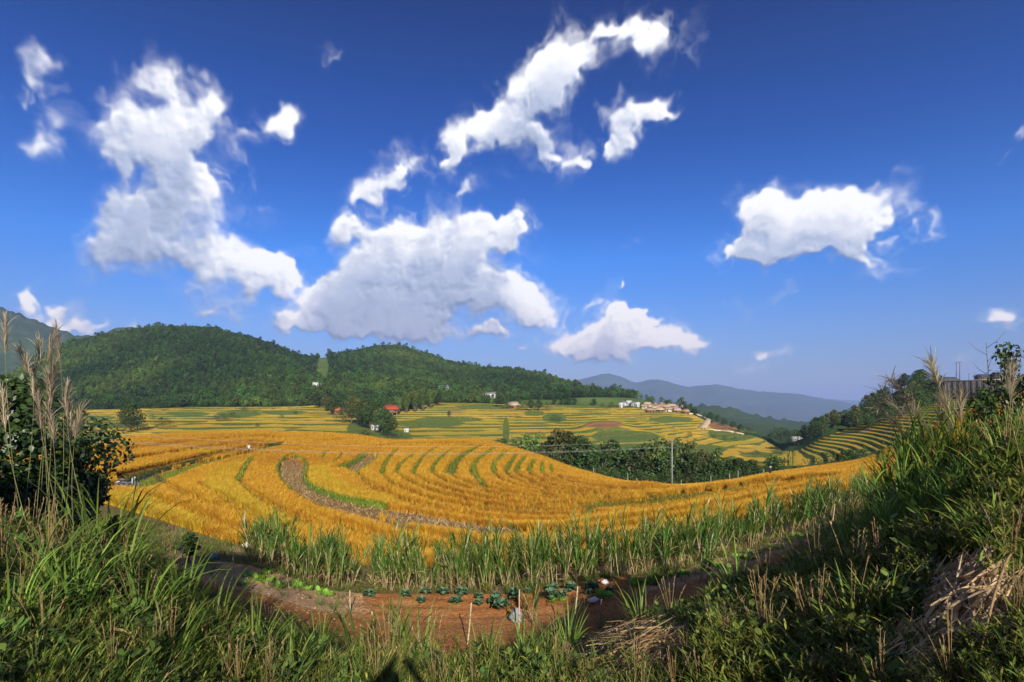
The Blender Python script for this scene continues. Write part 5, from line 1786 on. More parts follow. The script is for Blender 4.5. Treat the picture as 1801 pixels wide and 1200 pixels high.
right_pl = [(1561, 666, 1668, 872, .26, 'highest arching plume in front of the hazy mountain'), (1546, 688, 1650, 875, .26, 'middle arching plume in front of the ridge trees'), (1545, 718, 1640, 880, .24, 'lowest arching plume over the stepped terraces'), (1637, 640, 1690, 860, .06, 'straight plume reaching above the ridge line'),
            (1690, 700, 1692, 840, .0, 'upright pale plume in front of the stepped terraces'), (1671, 728, 1684, 850, .02, 'short pale plume low in front of the terraces'), (1606, 724, 1680, 860, .12, 'thin bent plume over the terraces'), (1660, 700, 1690, 850, .05, 'faint plume beside the upright one'), (1778, 656, 1776, 800, .0, 'pale plume before the dark tree at the edge'), (1655, 722, 1672, 860, .03, 'small plume at the top of the reeds')]
for k, (x0, y0, x1, y1, bd, lab) in enumerate(right_pl):
    b = hit(x1, y1, *BANK)
    plume_grass(b, P(x0, y0, b.y), -bd, 1450 + k, lab, 1.0 if bd > .2 else .4, .55 if bd > .2 else .3, 1.25, group='plume grass on the rising slope')

# ------------------------------------------------------------------ shrubs and saplings near the viewer
def near_shrub(name, loc, h, leaves, leaf, seed, kind, mat, label, cat='shrub', rz=0, wide=1.0):
    tm, cm = tree_meshes(kind, h, leaves, leaf, seed, mat, .4 if kind == 'bush' else .1)
    e = empty(name, loc, rz)
    e.scale = (wide, wide, 1)
    obj('trunk', tm, e)
    obj('crown', cm, e)
    return tag(e, label, cat)


m_bush = leaf_mat('dark_bush_leaves', [(0, (.012, .028, .008)), (.5, (.030, .062, .014)), (1, (.07, .11, .025))], trans=.2, rough=.4, spec=.4, hue_by_object=0)
near_shrub('leafy_bush', on_ground(-15, 7.6, -.1), 2.15, 14000, .09, 1501, 'bush', m_bush, 'big dark leafy bush at the left edge of the picture', 'bush', .4, .95)
near_shrub('leafy_bush', on_ground(88, 8.4, -.1), 1.3, 15000, .12, 1502, 'bush', m_bush, 'lower dark bush between the plumes and the golden field', 'bush', 1.2)
near_shrub('leafy_bush', on_ground(55, 9.6, -.1), 1.5, 9000, .10, 1508, 'bush', m_bush, 'dark bush set back behind the big one and the plumes', 'bush', 2.0)
near_shrub('sapling', on_ground(207, 9.6, -.05), 1.05, 520, .075, 1503, 'slim', m_bamboo, 'small leafy sapling in front of the parked motorbike', 'sapling', 0, 1.2)
near_shrub('leafy_shrub', hit(332, 990, *GARD), .92, 1500, .06, 1504, 'slim', m_broad, 'small round shrub behind a thin stake at the path', 'shrub', 0, 1.5)
def to_row(px, Y, row):
    """height of a plant on the ground at px, Y whose top reaches a given row"""
    return (HY - row) / F * Y - float(ground_z(px, Y)[0])


near_shrub('young_tree', on_ground(1772, 6.5, -.05), to_row(1772, 6.5, 586), 620, .055, 1505, 'slim', m_broad, 'slender young tree standing against the sky at the right edge', 'tree', .5, .75)
near_shrub('leafy_bush', on_ground(1806, 6.4, -.1), to_row(1806, 6.4, 640), 3000, .055, 1506, 'bush', m_bush, 'dark bush behind the slender young tree', 'bush', 0, .55)
near_shrub('leafy_bush', on_ground(1728, 7.4, -.1), to_row(1728, 7.4, 665), 1300, .055, 1507, 'slim', m_broad, 'small round bush in front of the concrete wall', 'bush', 0, .9)
e = empty('bare_sapling', on_ground(1750, 6.6, -.03), 0, to_row(1750, 6.6, 598) / 1.25)
mb = MB()
t = np.linspace(0, 1, 8)
stem_pts = np.stack([-.10 * t, 0 * t, 1.25 * t], 1)
mb.tube(stem_pts, .008 * (1 - .7 * t), 5)
mb.build('stem', m_bark, e)
mb = MB()
for k in range(11):
    f = .35 + .06 * k
    p0 = np.array([np.interp(f, t, stem_pts[:, q]) for q in range(3)])
    az = k * 2.4
    mb.tube(np.array([p0, p0 + np.array([math.cos(az) * .10, math.sin(az) * .10, .07]), p0 + np.array([math.cos(az) * .17, math.sin(az) * .17, .16])]), [.003, .002, .001], 4)
mb.build('twigs', m_bark, e)
tag(e, 'thin almost leafless sapling beside the slender young tree', 'sapling')

# unseen bushes round the viewer, left ones raised or added to shade the slope
for k, (x, y, h, lab) in enumerate([(-1.6, -1.3, 1.35, 'leafy bush just behind the viewer, nearest on the left'), (-3.0, -.9, 2.9, 'leafy bush behind the viewer, farther left, raised for more shade'), (-4.7, .1, 3.2, 'leafy bush off the left edge of the bank, raised for more shade'), (1.3, -1.6, 1.30, 'leafy bush just behind the viewer, nearest on the right'), (2.6, -1.4, 1.2, 'low leafy bush behind the viewer, farther right'), (4.2, -1.2, 1.5, 'leafy bush off the right edge of the bank'), (-2.3, -.7, 2.2, 'unseen leafy bush added for shade close behind the viewer, second on the left'), (-3.9, -.5, 3.1, 'tall unseen leafy bush added for shade off the left side of the viewer'), (-5.6, .4, 3.3, 'unseen leafy bush added for shade farthest off the left side')]):
    near_shrub('leafy_bush', (x, y, float(bank_top_z(x, y)) - .1), h, 2600, .12, 1520 + k, 'bush', m_bush, lab, 'bush', k, .8)

tm_, cm_ = tree_meshes('broad', 5.9, 4600, .30, 1540, m_broad, .3)
sh_ = empty('tree', (-3.9, -4.6, float(bank_top_z(-3.9, -4.6)) - .2), .7)  # unseen tree, added so that its shadow darkens the left slope
obj('trunk', tm_, sh_)
obj('crown', cm_, sh_)
tag(sh_, 'unseen leafy tree added behind the viewer to darken the left slope', 'tree')

# ------------------------------------------------------------------ straw heaps and fallen stalks
m_pale = leaf_mat('pale_straw', [(0, (.26, .16, .07)), (.5, (.52, .36, .18)), (1, (.72, .55, .31))], trans=.2, rough=.6, hue_by_object=.05)


def straw_heap(name, centre, rx, ry, n, az, L, W, lift, seed, label, spread=.5, mat=None):
    """dry stems thrown in a heap that follows the slope: centre pixel, half sizes in pixels"""
    st = np.random.default_rng(seed)
    a, r_ = st.random(n) * 2 * PI, np.sqrt(st.random(n))
    b = np.array([list(hit(centre[0] + rx * r_[k] * math.cos(a[k]), centre[1] + ry * r_[k] * math.sin(a[k]), *BANK)) for k in range(n)])
    az_ = az + st.normal(0, spread, n) + .5 * vnoise(b[:, 0] * 2.5, b[:, 1] * 2.5, seed)
    Ls = L * st.uniform(.35, 1.1, n)
    seg = 5
    f = np.linspace(-.5, .5, seg)
    hx = b[:, 0, None] + np.cos(az_)[:, None] * Ls[:, None] * f + (st.normal(0, .02, n)[:, None] * np.cos(f * 5))
    hy = b[:, 1, None] + np.sin(az_)[:, None] * Ls[:, None] * f + (st.normal(0, .02, n)[:, None] * np.cos(f * 5))
    hz_ = ground_z((CX + hx / hy * F).ravel(), hy.ravel()).reshape(n, seg)
    dome = np.clip(1 - r_ ** 2, .1, 1)
    hz_ = hz_ + (lift * dome * st.random(n) ** .7 + .03)[:, None] + (st.normal(0, .06, n)[:, None] * f * 2) - (st.uniform(0, .10, n)[:, None] * (2 * f) ** 2)
    C = np.stack([hx, hy, hz_], -1)
    sd = np.stack([-np.sin(az_), np.cos(az_), st.normal(0, .8, n)], 1)
    sd /= np.linalg.norm(sd, axis=1)[:, None]
    w = (W * st.uniform(.4, 1.4, n))[:, None] * np.array([.6, 1, 1, .9, .25])[None]
    V = np.stack([C - sd[:, None] * w[..., None] * .5, C + sd[:, None] * w[..., None] * .5], 2)
    o0 = b.mean(0)
    i = (np.arange(n) * seg * 2)[:, None] + (np.arange(seg - 1) * 2)[None]
    mb = MB()
    mb.add((V - o0).reshape(-1, 3), np.stack([i, i + 1, i + 3, i + 2], -1).reshape(-1, 4), None, np.repeat(np.clip(st.normal(.55, .28, n), 0, 1), seg * 2), .5)
    return tag(mb.build(name, mat or m_dry, None, o0), label, 'straw heap')


straw_heap('straw_heap', (1115, 1150), 125, 52, 1900, math.radians(30), .62, .010, .24, 1601, 'wide brown heap of dry stems at the middle of the bottom edge')
straw_heap('straw_heap', (1700, 1090), 92, 88, 1700, math.radians(52), .46, .014, .20, 1602, 'pale heap of flattened dry stalks at the lower right', .45, m_pale)
straw_heap('straw_heap', (1600, 1165), 80, 34, 700, math.radians(35), .50, .012, .14, 1603, 'trailing lower end of pale dry stalks at the bottom edge', .45, m_pale)
straw_heap('straw_heap', (1765, 815), 40, 30, 260, math.radians(220), .55, .014, .15, 1604, 'small tangle of dry stems high on the rising slope')
straw_heap('straw_heap', (1720, 890), 45, 35, 240, math.radians(240), .5, .012, .15, 1605, 'dull dry stems hanging on the dark slope under the reeds')


def fallen(name, pix, label, w=.02, lift=.10):
    pts_ = []
    for k, (px, py) in enumerate(pix):
        p = hit(px, py + 10, *BANK)
        pts_.append((p.x, p.y, p.z + lift * (1.2 if 0 < k < len(pix) - 1 else .6)))
    pts_ = np.array(pts_)
    tt = np.linspace(0, 1, len(pix))
    q = np.linspace(0, 1, 14)
    c = np.stack([pchip(tt, pts_[:, k], q) for k in range(3)], 1)
    mb = MB()
    mb.tube(c - c[0], w * (.25 + np.sin(PI * np.clip(q * .9 + .08, 0, 1))) * .6, 5)
    return tag(mb.build(name, m_dry, None, c[0]), label, 'dry stalk')


fallen('dry_stalk', [(1250, 1100), (1310, 1120), (1370, 1160), (1420, 1195)], 'long dry stalk arching across the weedy slope', .016, .22)
fallen('dry_stalk', [(172, 1165), (195, 1145), (230, 1150), (262, 1180)], 'bent dry leaf lying at the bottom of the dark slope', .014, .15)
fallen('dry_stalk', [(175, 1168), (215, 1160), (255, 1172), (285, 1182)], 'second bent dry leaf beside the first at the bottom of the dark slope', .012, .10)
fallen('dry_stalk', [(88, 905), (96, 950), (110, 1000), (125, 1030)], 'pale hanging straw blade on the dark slope', .012, .25)
fallen('dry_stalk', [(1425, 1030), (1440, 1010), (1470, 985), (1485, 945)], 'broken pale stalk standing crooked on the slope', .012, .25)
fallen('dry_stalk', [(1725, 1190), (1752, 1120), (1775, 1050), (1790, 1000)], 'dark stick leaning along the pale straw heap', .009, .2)

# ------------------------------------------------------------------ trees of the gully, valley and ridge
GUL = ('rice_crest', 'valley_front')
gully = [(930, 778, 150, 62, 'bamboo', 1.0), (948, 790, 146, 40, 'bush', 1.2), (968, 800, 142, 36, 'bush', 1.1), (994, 765, 150, 78, 'olive', 1.15), (1019, 776, 146, 72, 'broad', 1.0), (1040, 792, 140, 60, 'broad', 1.1), (1060, 800, 136, 52, 'bush', 1.2), (1078, 783, 146, 78, 'broad', 1.0),
         (1100, 796, 138, 62, 'broad', 1.1), (1118, 800, 134, 60, 'broad', 1.0), (1138, 790, 142, 74, 'broad', 1.1), (1160, 789, 140, 76, 'bamboo', .9), (1176, 802, 132, 60, 'broad', 1.0), (1196, 790, 138, 72, 'bamboo', .9), (1214, 803, 130, 58, 'broad', 1.1), (1234, 800, 136, 62, 'olive', 1.0),
         (1252, 812, 128, 44, 'broad', 1.0), (1262, 796, 134, 56, 'slim', .9), (1280, 812, 126, 42, 'broad', 1.2), (1298, 812, 124, 40, 'broad', 1.2), (1316, 814, 122, 36, 'broad', 1.2), (1330, 818, 120, 28, 'bush', 1.1), (1360, 806, 124, 34, 'slim', 1.6), (1374, 812, 122, 24, 'bush', 1.0), (868, 778, 148, 14, 'bush', 1.2),
         (905, 790, 142, 16, 'bush', 1.3), (915, 794, 138, 24, 'bush', 1.0), (1046, 820, 116, 34, 'bush', 1.3), (1090, 828, 112, 36, 'bush', 1.3), (1130, 832, 112, 36, 'bush', 1.3), (1170, 836, 110, 34, 'bush', 1.3), (1210, 836, 110, 32, 'bush', 1.3), (1250, 834, 110, 30, 'bush', 1.3), (1290, 830, 110, 28, 'bush', 1.3),
         (1436, 818, 122, 16, 'bush', 1.5), (1462, 800, 128, 30, 'bush', 1.4), (1490, 795, 126, 34, 'broad', 1.3), (1512, 792, 124, 30, 'bush', 1.3), (1404, 822, 122, 10, 'bush', 1.3)]
gully.sort()
for k, (px, top, Y, hp, kind, wide) in enumerate(gully):
    g = on_ground(px, Y)
    h = (HY - top) / F * Y - g.z
    h = max(h, hp * .6 * Y / F)
    place_tree(kind, k, g, h * 1.12, None, '%s tree along the dark belt behind the golden hill, counted from the bamboo end' % ordinal(k + 1), 'tree', 'tree belt in the gully', 'bamboo_clump' if kind == 'bamboo' else 'tree', wide)

VAL = ('valley_front', 'hill_mid')
val = [(230, 760, 50, 'broad', 1.1), (218, 763, 34, 'bush', 1.2), (242, 758, 26, 'bush', 1.2), (284, 752, 18, 'bush', 1.4), (300, 752, 12, 'bush', 1.5), (268, 738, 9, 'bush', 1.5), (392, 741, 13, 'bush', 1.5), (408, 741, 16, 'bush', 1.3), (380, 738, 8, 'bush', 1.5), (430, 722, 8, 'bush', 1.5), (452, 752, 8, 'bush', 1.2),
       (545, 712, 24, 'broad', 1.1), (558, 718, 28, 'broad', 1.0), (572, 724, 28, 'olive', 1.0), (582, 730, 26, 'broad', 1.1), (604, 744, 36, 'bush', 1.0), (618, 745, 48, 'olive', .8), (630, 748, 46, 'olive', 1.1), (640, 752, 40, 'broad', 1.0), (652, 757, 44, 'broad', 1.0), (672, 764, 46, 'broad', 1.0), (684, 768, 40, 'broad', 1.1),
       (664, 745, 36, 'bush', 1.0), (694, 770, 26, 'bush', 1.0), (612, 735, 30, 'broad', 1.0), (643, 778, 22, 'olive', 1.3), (686, 779, 17, 'bush', 1.4), (714, 776, 9, 'bush', 1.5), (702, 727, 26, 'bamboo', 1.0), (716, 726, 32, 'bamboo', 1.0), (730, 724, 34, 'bamboo', 1.1), (744, 722, 34, 'bamboo', 1.1), (758, 718, 30, 'bamboo', 1.0),
       (772, 713, 22, 'broad', 1.0), (790, 733, 10, 'slim', 2.0), (878, 716, 20, 'broad', 1.2), (892, 720, 16, 'bush', 1.2), (918, 722, 16, 'bush', 1.2), (934, 723, 20, 'broad', 1.1), (948, 722, 18, 'broad', 1.2), (962, 724, 16, 'bush', 1.2), (975, 740, 10, 'bush', 2.0), (985, 742, 8, 'bush', 1.6), (1060, 716, 8, 'bush', 1.2),
       (1076, 717, 10, 'bush', 1.2), (1250, 741, 16, 'broad', 1.1), (1262, 745, 16, 'broad', 1.1), (1274, 750, 15, 'broad', 1.2), (1288, 755, 14, 'broad', 1.2), (1302, 760, 13, 'broad', 1.2), (1316, 764, 12, 'bush', 1.3), (1255, 772, 8, 'bush', 1.6), (1275, 775, 9, 'bush', 1.5), (1292, 776, 8, 'bush', 1.5), (1213, 768, 8, 'bush', 1.4),
       (1172, 716, 12, 'broad', 1.2), (1186, 716, 10, 'bush', 1.2), (1212, 726, 10, 'broad', 1.0), (1222, 730, 10, 'bush', 1.2), (1330, 800, 8, 'bush', 2.0), (1155, 776, 7, 'bush', 1.6), (150, 760, 16, 'bush', 1.6), (180, 764, 12, 'bush', 1.6), (128, 768, 18, 'bush', 1.5), (495, 735, 6, 'bush', 1.6), (520, 728, 6, 'bush', 1.4)]
val.sort()
for k, (px, py, hp, kind, wide) in enumerate(val):
    g = hit(px, py, *VAL)
    place_tree(kind, k, g, hp * g.y / F * 1.05, None, '%s tree or bush in the far valley fields, counted from the hill end' % ordinal(k + 1), 'tree', 'trees among the valley terraces', 'bamboo_clump' if kind == 'bamboo' else ('field_bush' if kind == 'bush' else 'tree'), wide)

RDG = ('valley_front', 'hill_crest')
wood = [(1395, 790), (1430, 772), (1500, 752), (1540, 760), (1575, 742), (1610, 728), (1650, 716), (1650, 685), (1600, 690), (1560, 708), (1500, 740), (1440, 764)]
ridge_t = []
while len(ridge_t) < 52:
    px, py = rng.uniform(1390, 1655), rng.uniform(683, 790)
    if inside(wood, np.array([px]), np.array([py]))[0]:
        ridge_t.append((px, py, rng.uniform(16, 26)))
for px in np.arange(1402, 1676, 11.0):
    cp = float(np.interp(px, COLS, GP[LROW['hill_crest']]))
    ridge_t.append((px + rng.uniform(-3, 3), cp + 3, rng.uniform(16, 26) if px < 1655 else rng.uniform(10, 17)))
ridge_t += [(x_, 701, rng.uniform(12, 17)) for x_ in (1668, 1684, 1702, 1724, 1742, 1762, 1785)]
ridge_t.sort()
for k, (px, py, hp) in enumerate(ridge_t):
    g = hit(px, py, *RDG)
    place_tree(['broad', 'broad', 'olive', 'bush', 'slim'][int(rng.integers(0, 5))], k, g, 1.3 * hp * g.y / F, None, '%s tree of the dark ridge wood, counted up the slope from the valley' % ordinal(k + 1), 'tree', 'wood on the stepped ridge')
# wood at the mouth of the valley, left of the stepped ridge
mouth = sorted([(rng.uniform(1352, 1425), rng.uniform(762, 783), rng.uniform(9, 15)) for _ in range(26)])
for k, (px, py, hp) in enumerate(mouth):
    Y = 420 + (783 - py) * 8
    p = P(px, py + 6, Y)
    p.z = min(p.z, float(ground_z(px, Y)[0])) if Y < 440 else p.z
    place_tree(['broad', 'bush'][k % 2], k, p, (hp + 5) * Y / F, None, '%s tree of the dark wood at the mouth of the valley' % ordinal(k + 1), 'tree', 'wood at the valley mouth', 'tree', 1.3)

# ------------------------------------------------------------------ houses
m_thatch = plain_mat('thatch', (.30, .20, .125), .95, .1, .3, 1.2, .5)
m_thatch2 = plain_mat('weathered_thatch', (.40, .30, .21), .95, .1, .3, 1.2, .5)
m_wood = plain_mat('dark_timber', (.16, .09, .05), .85, .2, .35, 2.0)
m_white = plain_mat('white_render', (.44, .43, .41), .8, .2, .12, 1.0)
m_red = plain_mat('red_tiles', (.30, .06, .035), .8, .2, .3, 1.5)
m_orange_r = plain_mat('orange_tiles', (.46, .13, .05), .8, .2, .25, 1.5)
m_grey_r = plain_mat('grey_sheet', (.14, .145, .15), .6, .3, .2, 1.0)
m_open = plain_mat('dark_opening', (.02, .018, .016), .6, .3, .2, 2.0)
m_road = ground_mat('dirt_road', [(.3, (.42, .29, .17)), (.7, (.62, .47, .32))], .2, 2.0, .3, .1)
m_conc = plain_mat('concrete', (.075, .072, .07), .85, .2, .25, .8, .3)
m_iron = plain_mat('dark_iron', (.05, .05, .055), .5, .5, .3, 6)
m_pole = plain_mat('concrete_pole', (.22, .21, .19), .8, .2, .15, 2.0)


def house(name, loc, w, d, wall_h, roof_h, rz, wm, rm, label, cat='house', over=.6, hip=.35, posts=False, nwin=2, group=None):
    e = empty(name, loc, rz)
    z0 = 1.6 if posts else 0.0
    mb = MB()
    mb.box((0, 0, z0 + wall_h / 2 - .4), (w, d, wall_h + .8 if not posts else wall_h), 0)
    mb.build('wall', wm, e, smooth=False)
    if posts:
        for sx in (-.46, -.15, .15, .46):
            for sy in (-.42, .42):
                mb = MB()
                mb.box((0, 0, 0), (.28, .28, 2.4), 0)
                mb.build('post', m_white, e, (sx * w, sy * d, .6), smooth=False)
    W, D, zt = w / 2 + over, d / 2 + over, z0 + wall_h
    r = max(.05, W * (1 - hip))
    V = [(-W, -D, zt - .25), (W, -D, zt - .25), (W, D, zt - .25), (-W, D, zt - .25), (-r, 0, zt + roof_h), (r, 0, zt + roof_h), (-W, -D, zt - .05), (W, -D, zt - .05), (W, D, zt - .05), (-W, D, zt - .05)]
    mb = MB()
    mb.add(V, [(0, 3, 2, 1), (6, 7, 5, 4), (8, 9, 4, 5), (0, 1, 7, 6), (1, 2, 8, 7), (2, 3, 9, 8), (3, 0, 6, 9)], [(7, 8, 5), (9, 6, 4)])
    mb.build('roof', rm, e, smooth=False)
    mb = MB()
    mb.box((0, 0, 0), (w * .16, .12, wall_h * .75))
    mb.build('door', m_open, e, (-w * .12, -d / 2 - .03, z0 + wall_h * .38), smooth=False)
    for q in range(nwin):
        mb = MB()
        mb.box((0, 0, 0), (w * .13, .12, wall_h * .36))
        mb.build('window', m_open, e, (w * (.14 + .22 * q) if q else -w * .36, -d / 2 - .03, z0 + wall_h * .58), smooth=False)
    return tag(e, label, cat, group)


huts = [(1139, 715, 6.5), (1149, 716, 6.5), (1145, 720, 6), (1160, 719, 6.5), (1168, 715, 8), (1180, 718, 8), (1171, 720, 6), (1160, 725, 5.5), (1187, 722, 6), (1197, 719, 6), (1201, 724, 6), (1206, 728, 5), (1191, 726, 5), (1143, 726, 5.5), (1153, 722, 6), (1175, 724, 5.5), (1133, 719, 5)]
huts.sort()
for k, (px, py, w) in enumerate(huts):
    g = hit(px, py, *VAL)
    house('thatched_hut', g, w, w * .7, 2.0, 2.0, rng.uniform(-.5, .5), m_wood if k % 5 else m_white, (m_thatch, m_thatch2)[k % 2], '%s thatched hut of the hamlet on the spur, counted towards the road' % ordinal(k + 1), 'hut', .8, .4, group='thatched hamlet on the spur')
for k, (px, py, w) in enumerate([(1092, 717, 3), (1097, 714, 4.5), (1106, 713, 5.5), (1114, 715, 4), (1121, 716, 4)]):
    g = hit(px, py, *VAL)
    house('white_house', g, w, w * .7, 2.8, 1.4, rng.uniform(-.3, .3), m_white, m_grey_r if k % 2 else m_white, '%s small white house left of the thatched hamlet, counted towards it' % ordinal(k + 1), 'house', .3, .25, group='white houses by the hamlet')
house('stilt_house', hit(687, 730, *VAL), 9.5, 6.5, 2.2, 3.0, .1, m_wood, m_red, 'stilt house with a dark red hipped roof below the bamboo', 'house', 1.0, .38, posts=True)
house('white_shed', hit(671, 728, *VAL), 3.0, 3.0, 2.8, 1.0, .1, m_white, m_white, 'small white shed beside the red-roofed stilt house', 'shed', .2, .2, nwin=0)
house('orange_house', hit(592, 729, *VAL), 5.5, 5, 2.6, 2.2, -.3, m_wood, m_orange_r, 'small house with an orange roof at the edge of the trees', 'house', .5, .4)
house('white_shed', hit(661, 757, *VAL), 4.5, 3.5, 2.2, .9, .3, m_white, m_white, 'white-roofed shed half hidden by trees beside a blue tarpaulin', 'shed', .4, .1, nwin=1)
house('blue_shed', hit(673, 758, *VAL), 3.4, 3.0, 1.6, .8, .5, m_wood, plain_mat('blue_tarpaulin', (.20, .34, .58), .5, .4, .15, 2), 'low shelter under a blue tarpaulin among the trees', 'shed', .4, .1, nwin=0)
house('white_house', hit(555, 686, 'valley_back', 'hill_crest') + Vector((0, 0, 2)), 5, 4, 4.2, 1.0, .3, m_white, m_white, 'tall white house up in the woods between the two hills', 'house', .3, .2)
house('white_house', hit(566, 684, 'valley_back', 'hill_crest') + Vector((0, 0, 2)), 3, 3, 2.8, .8, -.2, m_white, m_white, 'small white house beside the tall one in the woods', 'house', .3, .2)
house('grey_house', hit(780, 695, 'valley_back', 'hill_crest') + Vector((0, 0, 4)), 9, 6, 3.5, 2.0, .2, m_white, m_grey_r, 'grey-roofed house at the foot of the middle hill', 'house', .6, .3)
house('white_house', hit(863, 702, 'valley_back', 'hill_crest') + Vector((0, 0, 1)), 8.5, 6, 4.0, 1.2, -.1, m_white, m_grey_r, 'wide white house in a clearing under the middle hill', 'house', .5, .2)
house('thatched_house', hit(903, 718, *VAL), 8.5, 6, 2.2, 2.6, .1, m_wood, m_thatch2, 'single thatched house between round trees at the field edge', 'house', .8, .4)
house('field_hut', hit(715, 760, *VAL), 2.2, 2.0, 1.2, .8, .1, m_white, m_white, 'tiny white hut in the fields below the red-roofed house', 'hut', .2, .2, nwin=0)
house('white_house', P(1400, 777, 400), 6, 5, 2.6, 1.2, .2, m_white, m_white, 'white house beside the pale road at the valley mouth', 'house', .3, .2)


def strip(name, pix, a, b, width, mat, lift, label):
    c = ground_line(pix, a, b, 30)
    d = np.gradient(c, axis=0)
    d[:, 2] = 0
    d /= np.linalg.norm(d, axis=1)[:, None] + 1e-9
    sd = np.stack([-d[:, 1], d[:, 0], 0 * d[:, 0]], 1)
    V = np.stack([c - sd * width / 2 + [0, 0, lift], c + sd * width / 2 + [0, 0, lift], c + sd * (width / 2 + .4) - [0, 0, 1.5], c - sd * (width / 2 + .4) - [0, 0, 1.5]], 1).reshape(-1, 3)
    i = np.arange(29) * 4
    mb = MB()
    mb.add(V, np.concatenate([np.stack([i, i + 1, i + 5, i + 4], -1), np.stack([i + 1, i + 2, i + 6, i + 5], -1), np.stack([i + 3, i, i + 4, i + 7], -1)]))
    return tag(mb.build(name, mat), label, 'road', kind='structure')


strip('dirt_road', [(1208, 727), (1222, 729), (1234, 732), (1245, 735), (1243, 741), (1238, 748), (1233, 754)], *VAL, 5.0, m_road, .5, 'pale dirt road bending down from the hamlet')
strip('field_track', [(1233, 754), (1258, 757), (1282, 759), (1310, 765)], *VAL, 2.5, m_road, .5, 'thin track leading on from the bend of the dirt road')

# ------------------------------------------------------------------ ridge top: wall, building, poles
wl0, wl1 = P(1662, 672, 238), P(1800, 666, 216)
mid = (wl0 + wl1) / 2
wlen = (wl1 - wl0).length
rzw = math.atan2(wl1.y - wl0.y, wl1.x - wl0.x)
e = empty('concrete_wall', (mid.x, mid.y, mid.z - 7), rzw)
npan = 12
for k in range(npan):
    mb = MB()
    mb.box((0, 0, 3.5), (wlen / npan - .06, .5, 7.0))
    mb.build('panel', m_conc, e, (-wlen / 2 + wlen / npan * (k + .5), 0, 0), smooth=False)
    mb = MB()
    mb.box((0, 0, 3.6), (.30, .56, 7.2))
    mb.build('pilaster', m_conc, e, (-wlen / 2 + wlen / npan * k, -.02, 0), smooth=False)
mb = MB()
mb.box((0, 0, 7.15), (wlen, .8, .3))
mb.build('coping', m_road, e, smooth=False)
tag(e, 'long concrete retaining wall on top of the stepped ridge', 'wall')
house('ridge_building', P(1668, 668, 246) - Vector((0, 0, 2.6)), 8.0, 6, 1.6, 2.2, .35, m_conc, m_conc, 'grey pitched-roof building beside the ridge wall', 'building', .5, .1)
house('ridge_house', P(1726, 672, 236), 3.6, 3.2, 2.4, .8, 0, m_iron, m_iron, 'small dark box house above the ridge wall, nearer the poles', 'house', .2, .2)
house('ridge_house', P(1757, 670, 234), 5.0, 3.6, 2.6, .8, 0, m_iron, m_iron, 'dark flat house above the ridge wall beside the young tree', 'house', .2, .2)


def pole(name, base, h, rad, mat, label, arms=(), group=None, cat='pole'):
    e = empty(name, base)
    mb = MB()
    mb.tube(np.array([[0, 0, -.5], [0, 0, h * .5], [0, 0, h]]), [rad, rad * .85, rad * .65], 8)
    mb.build('post', mat, e)
    for (z, L, off) in arms:
        mb = MB()
        mb.box((off, 0, z), (L, .12, .12))
        mb.build('crossarm', m_iron, e, smooth=False)
        for s_ in np.linspace(-.46, .46, 3):
            mb = MB()
            mb.tube(np.array([[off + s_ * L, 0, z + .05], [off + s_ * L, 0, z + .18], [off + s_ * L, 0, z + .28]]), [.05, .07, .03], 6)
            mb.build('insulator', m_iron, e)
    return tag(e, label, cat, group)


for px, top, lab in [(1682, 638, 'first of two tall posts joined at the top on the ridge'), (1688, 637, 'second of two tall posts joined at the top on the ridge')]:
    g = P(px, 668, 250)
    pole('ridge_post', g, (668 - top) * .25, .14, m_iron, lab, [(((668 - top) * .25) - .1, 1.6, 0)])
for px, top, lab in [(1704, 656, 'thin post at the corner of the ridge wall'), (1714, 656, 'thicker post with fittings on the ridge wall'), (1733, 657, 'post beside the small dark ridge house'), (1747, 655, 'post between the two dark ridge houses')]:
    pole('ridge_post', P(px, 672, 236), (672 - top) * .236, .10, m_iron, lab, [(2.6, .9, 0)] if px == 1714 else ())

# ------------------------------------------------------------------ utility pole with wires, posts along the field edge
pb = hit(1182, 862, 'rice_back', 'rice_crest')
pb.z -= .1
ph_ = (HY - 775) / F * pb.y - pb.z
pole('utility_pole', pb, ph_, .13, m_pole, 'tall utility pole standing before the tree belt', [(ph_ - .15, .9, 0), (ph_ - 1.15, 2.0, 0)], None, 'utility pole')
e2 = on_ground(62, 74)
ph2 = (HY - 752) / F * 74 - e2.z
pole('utility_pole', e2, ph2, .17, m_pole, 'utility pole hidden behind the dark bush', [(ph2 - .15, .9, 0), (ph2 - 1.15, 2.0, 0)], None, 'utility pole')
m_wire, t_ = new_mat('wire')
out_mat(t_, principled(t_, (.34, .35, .35), .4, .5))
for k, (off, z0, lab) in enumerate([(0.0, .05, 'top wire'), (-.9, -.95, 'nearer lower wire'), (.9, -.95, 'farther lower wire')]):
    a = np.array([pb.x + off * .3, pb.y + off, pb.z + ph_ + z0])
    b = np.array([e2.x, e2.y + off, e2.z + ph2 + z0])
    t = np.linspace(0, 1, 40)
    c = a + (b - a) * t[:, None] - np.array([0, 0, 1.]) * (4 * 1.7 * t * (1 - t))[:, None]
    mb = MB()
    mb.tube(c, .010, 4)
    tag(mb.build('power_line', m_wire), lab + ' running from the utility pole over the golden hill', 'wire')
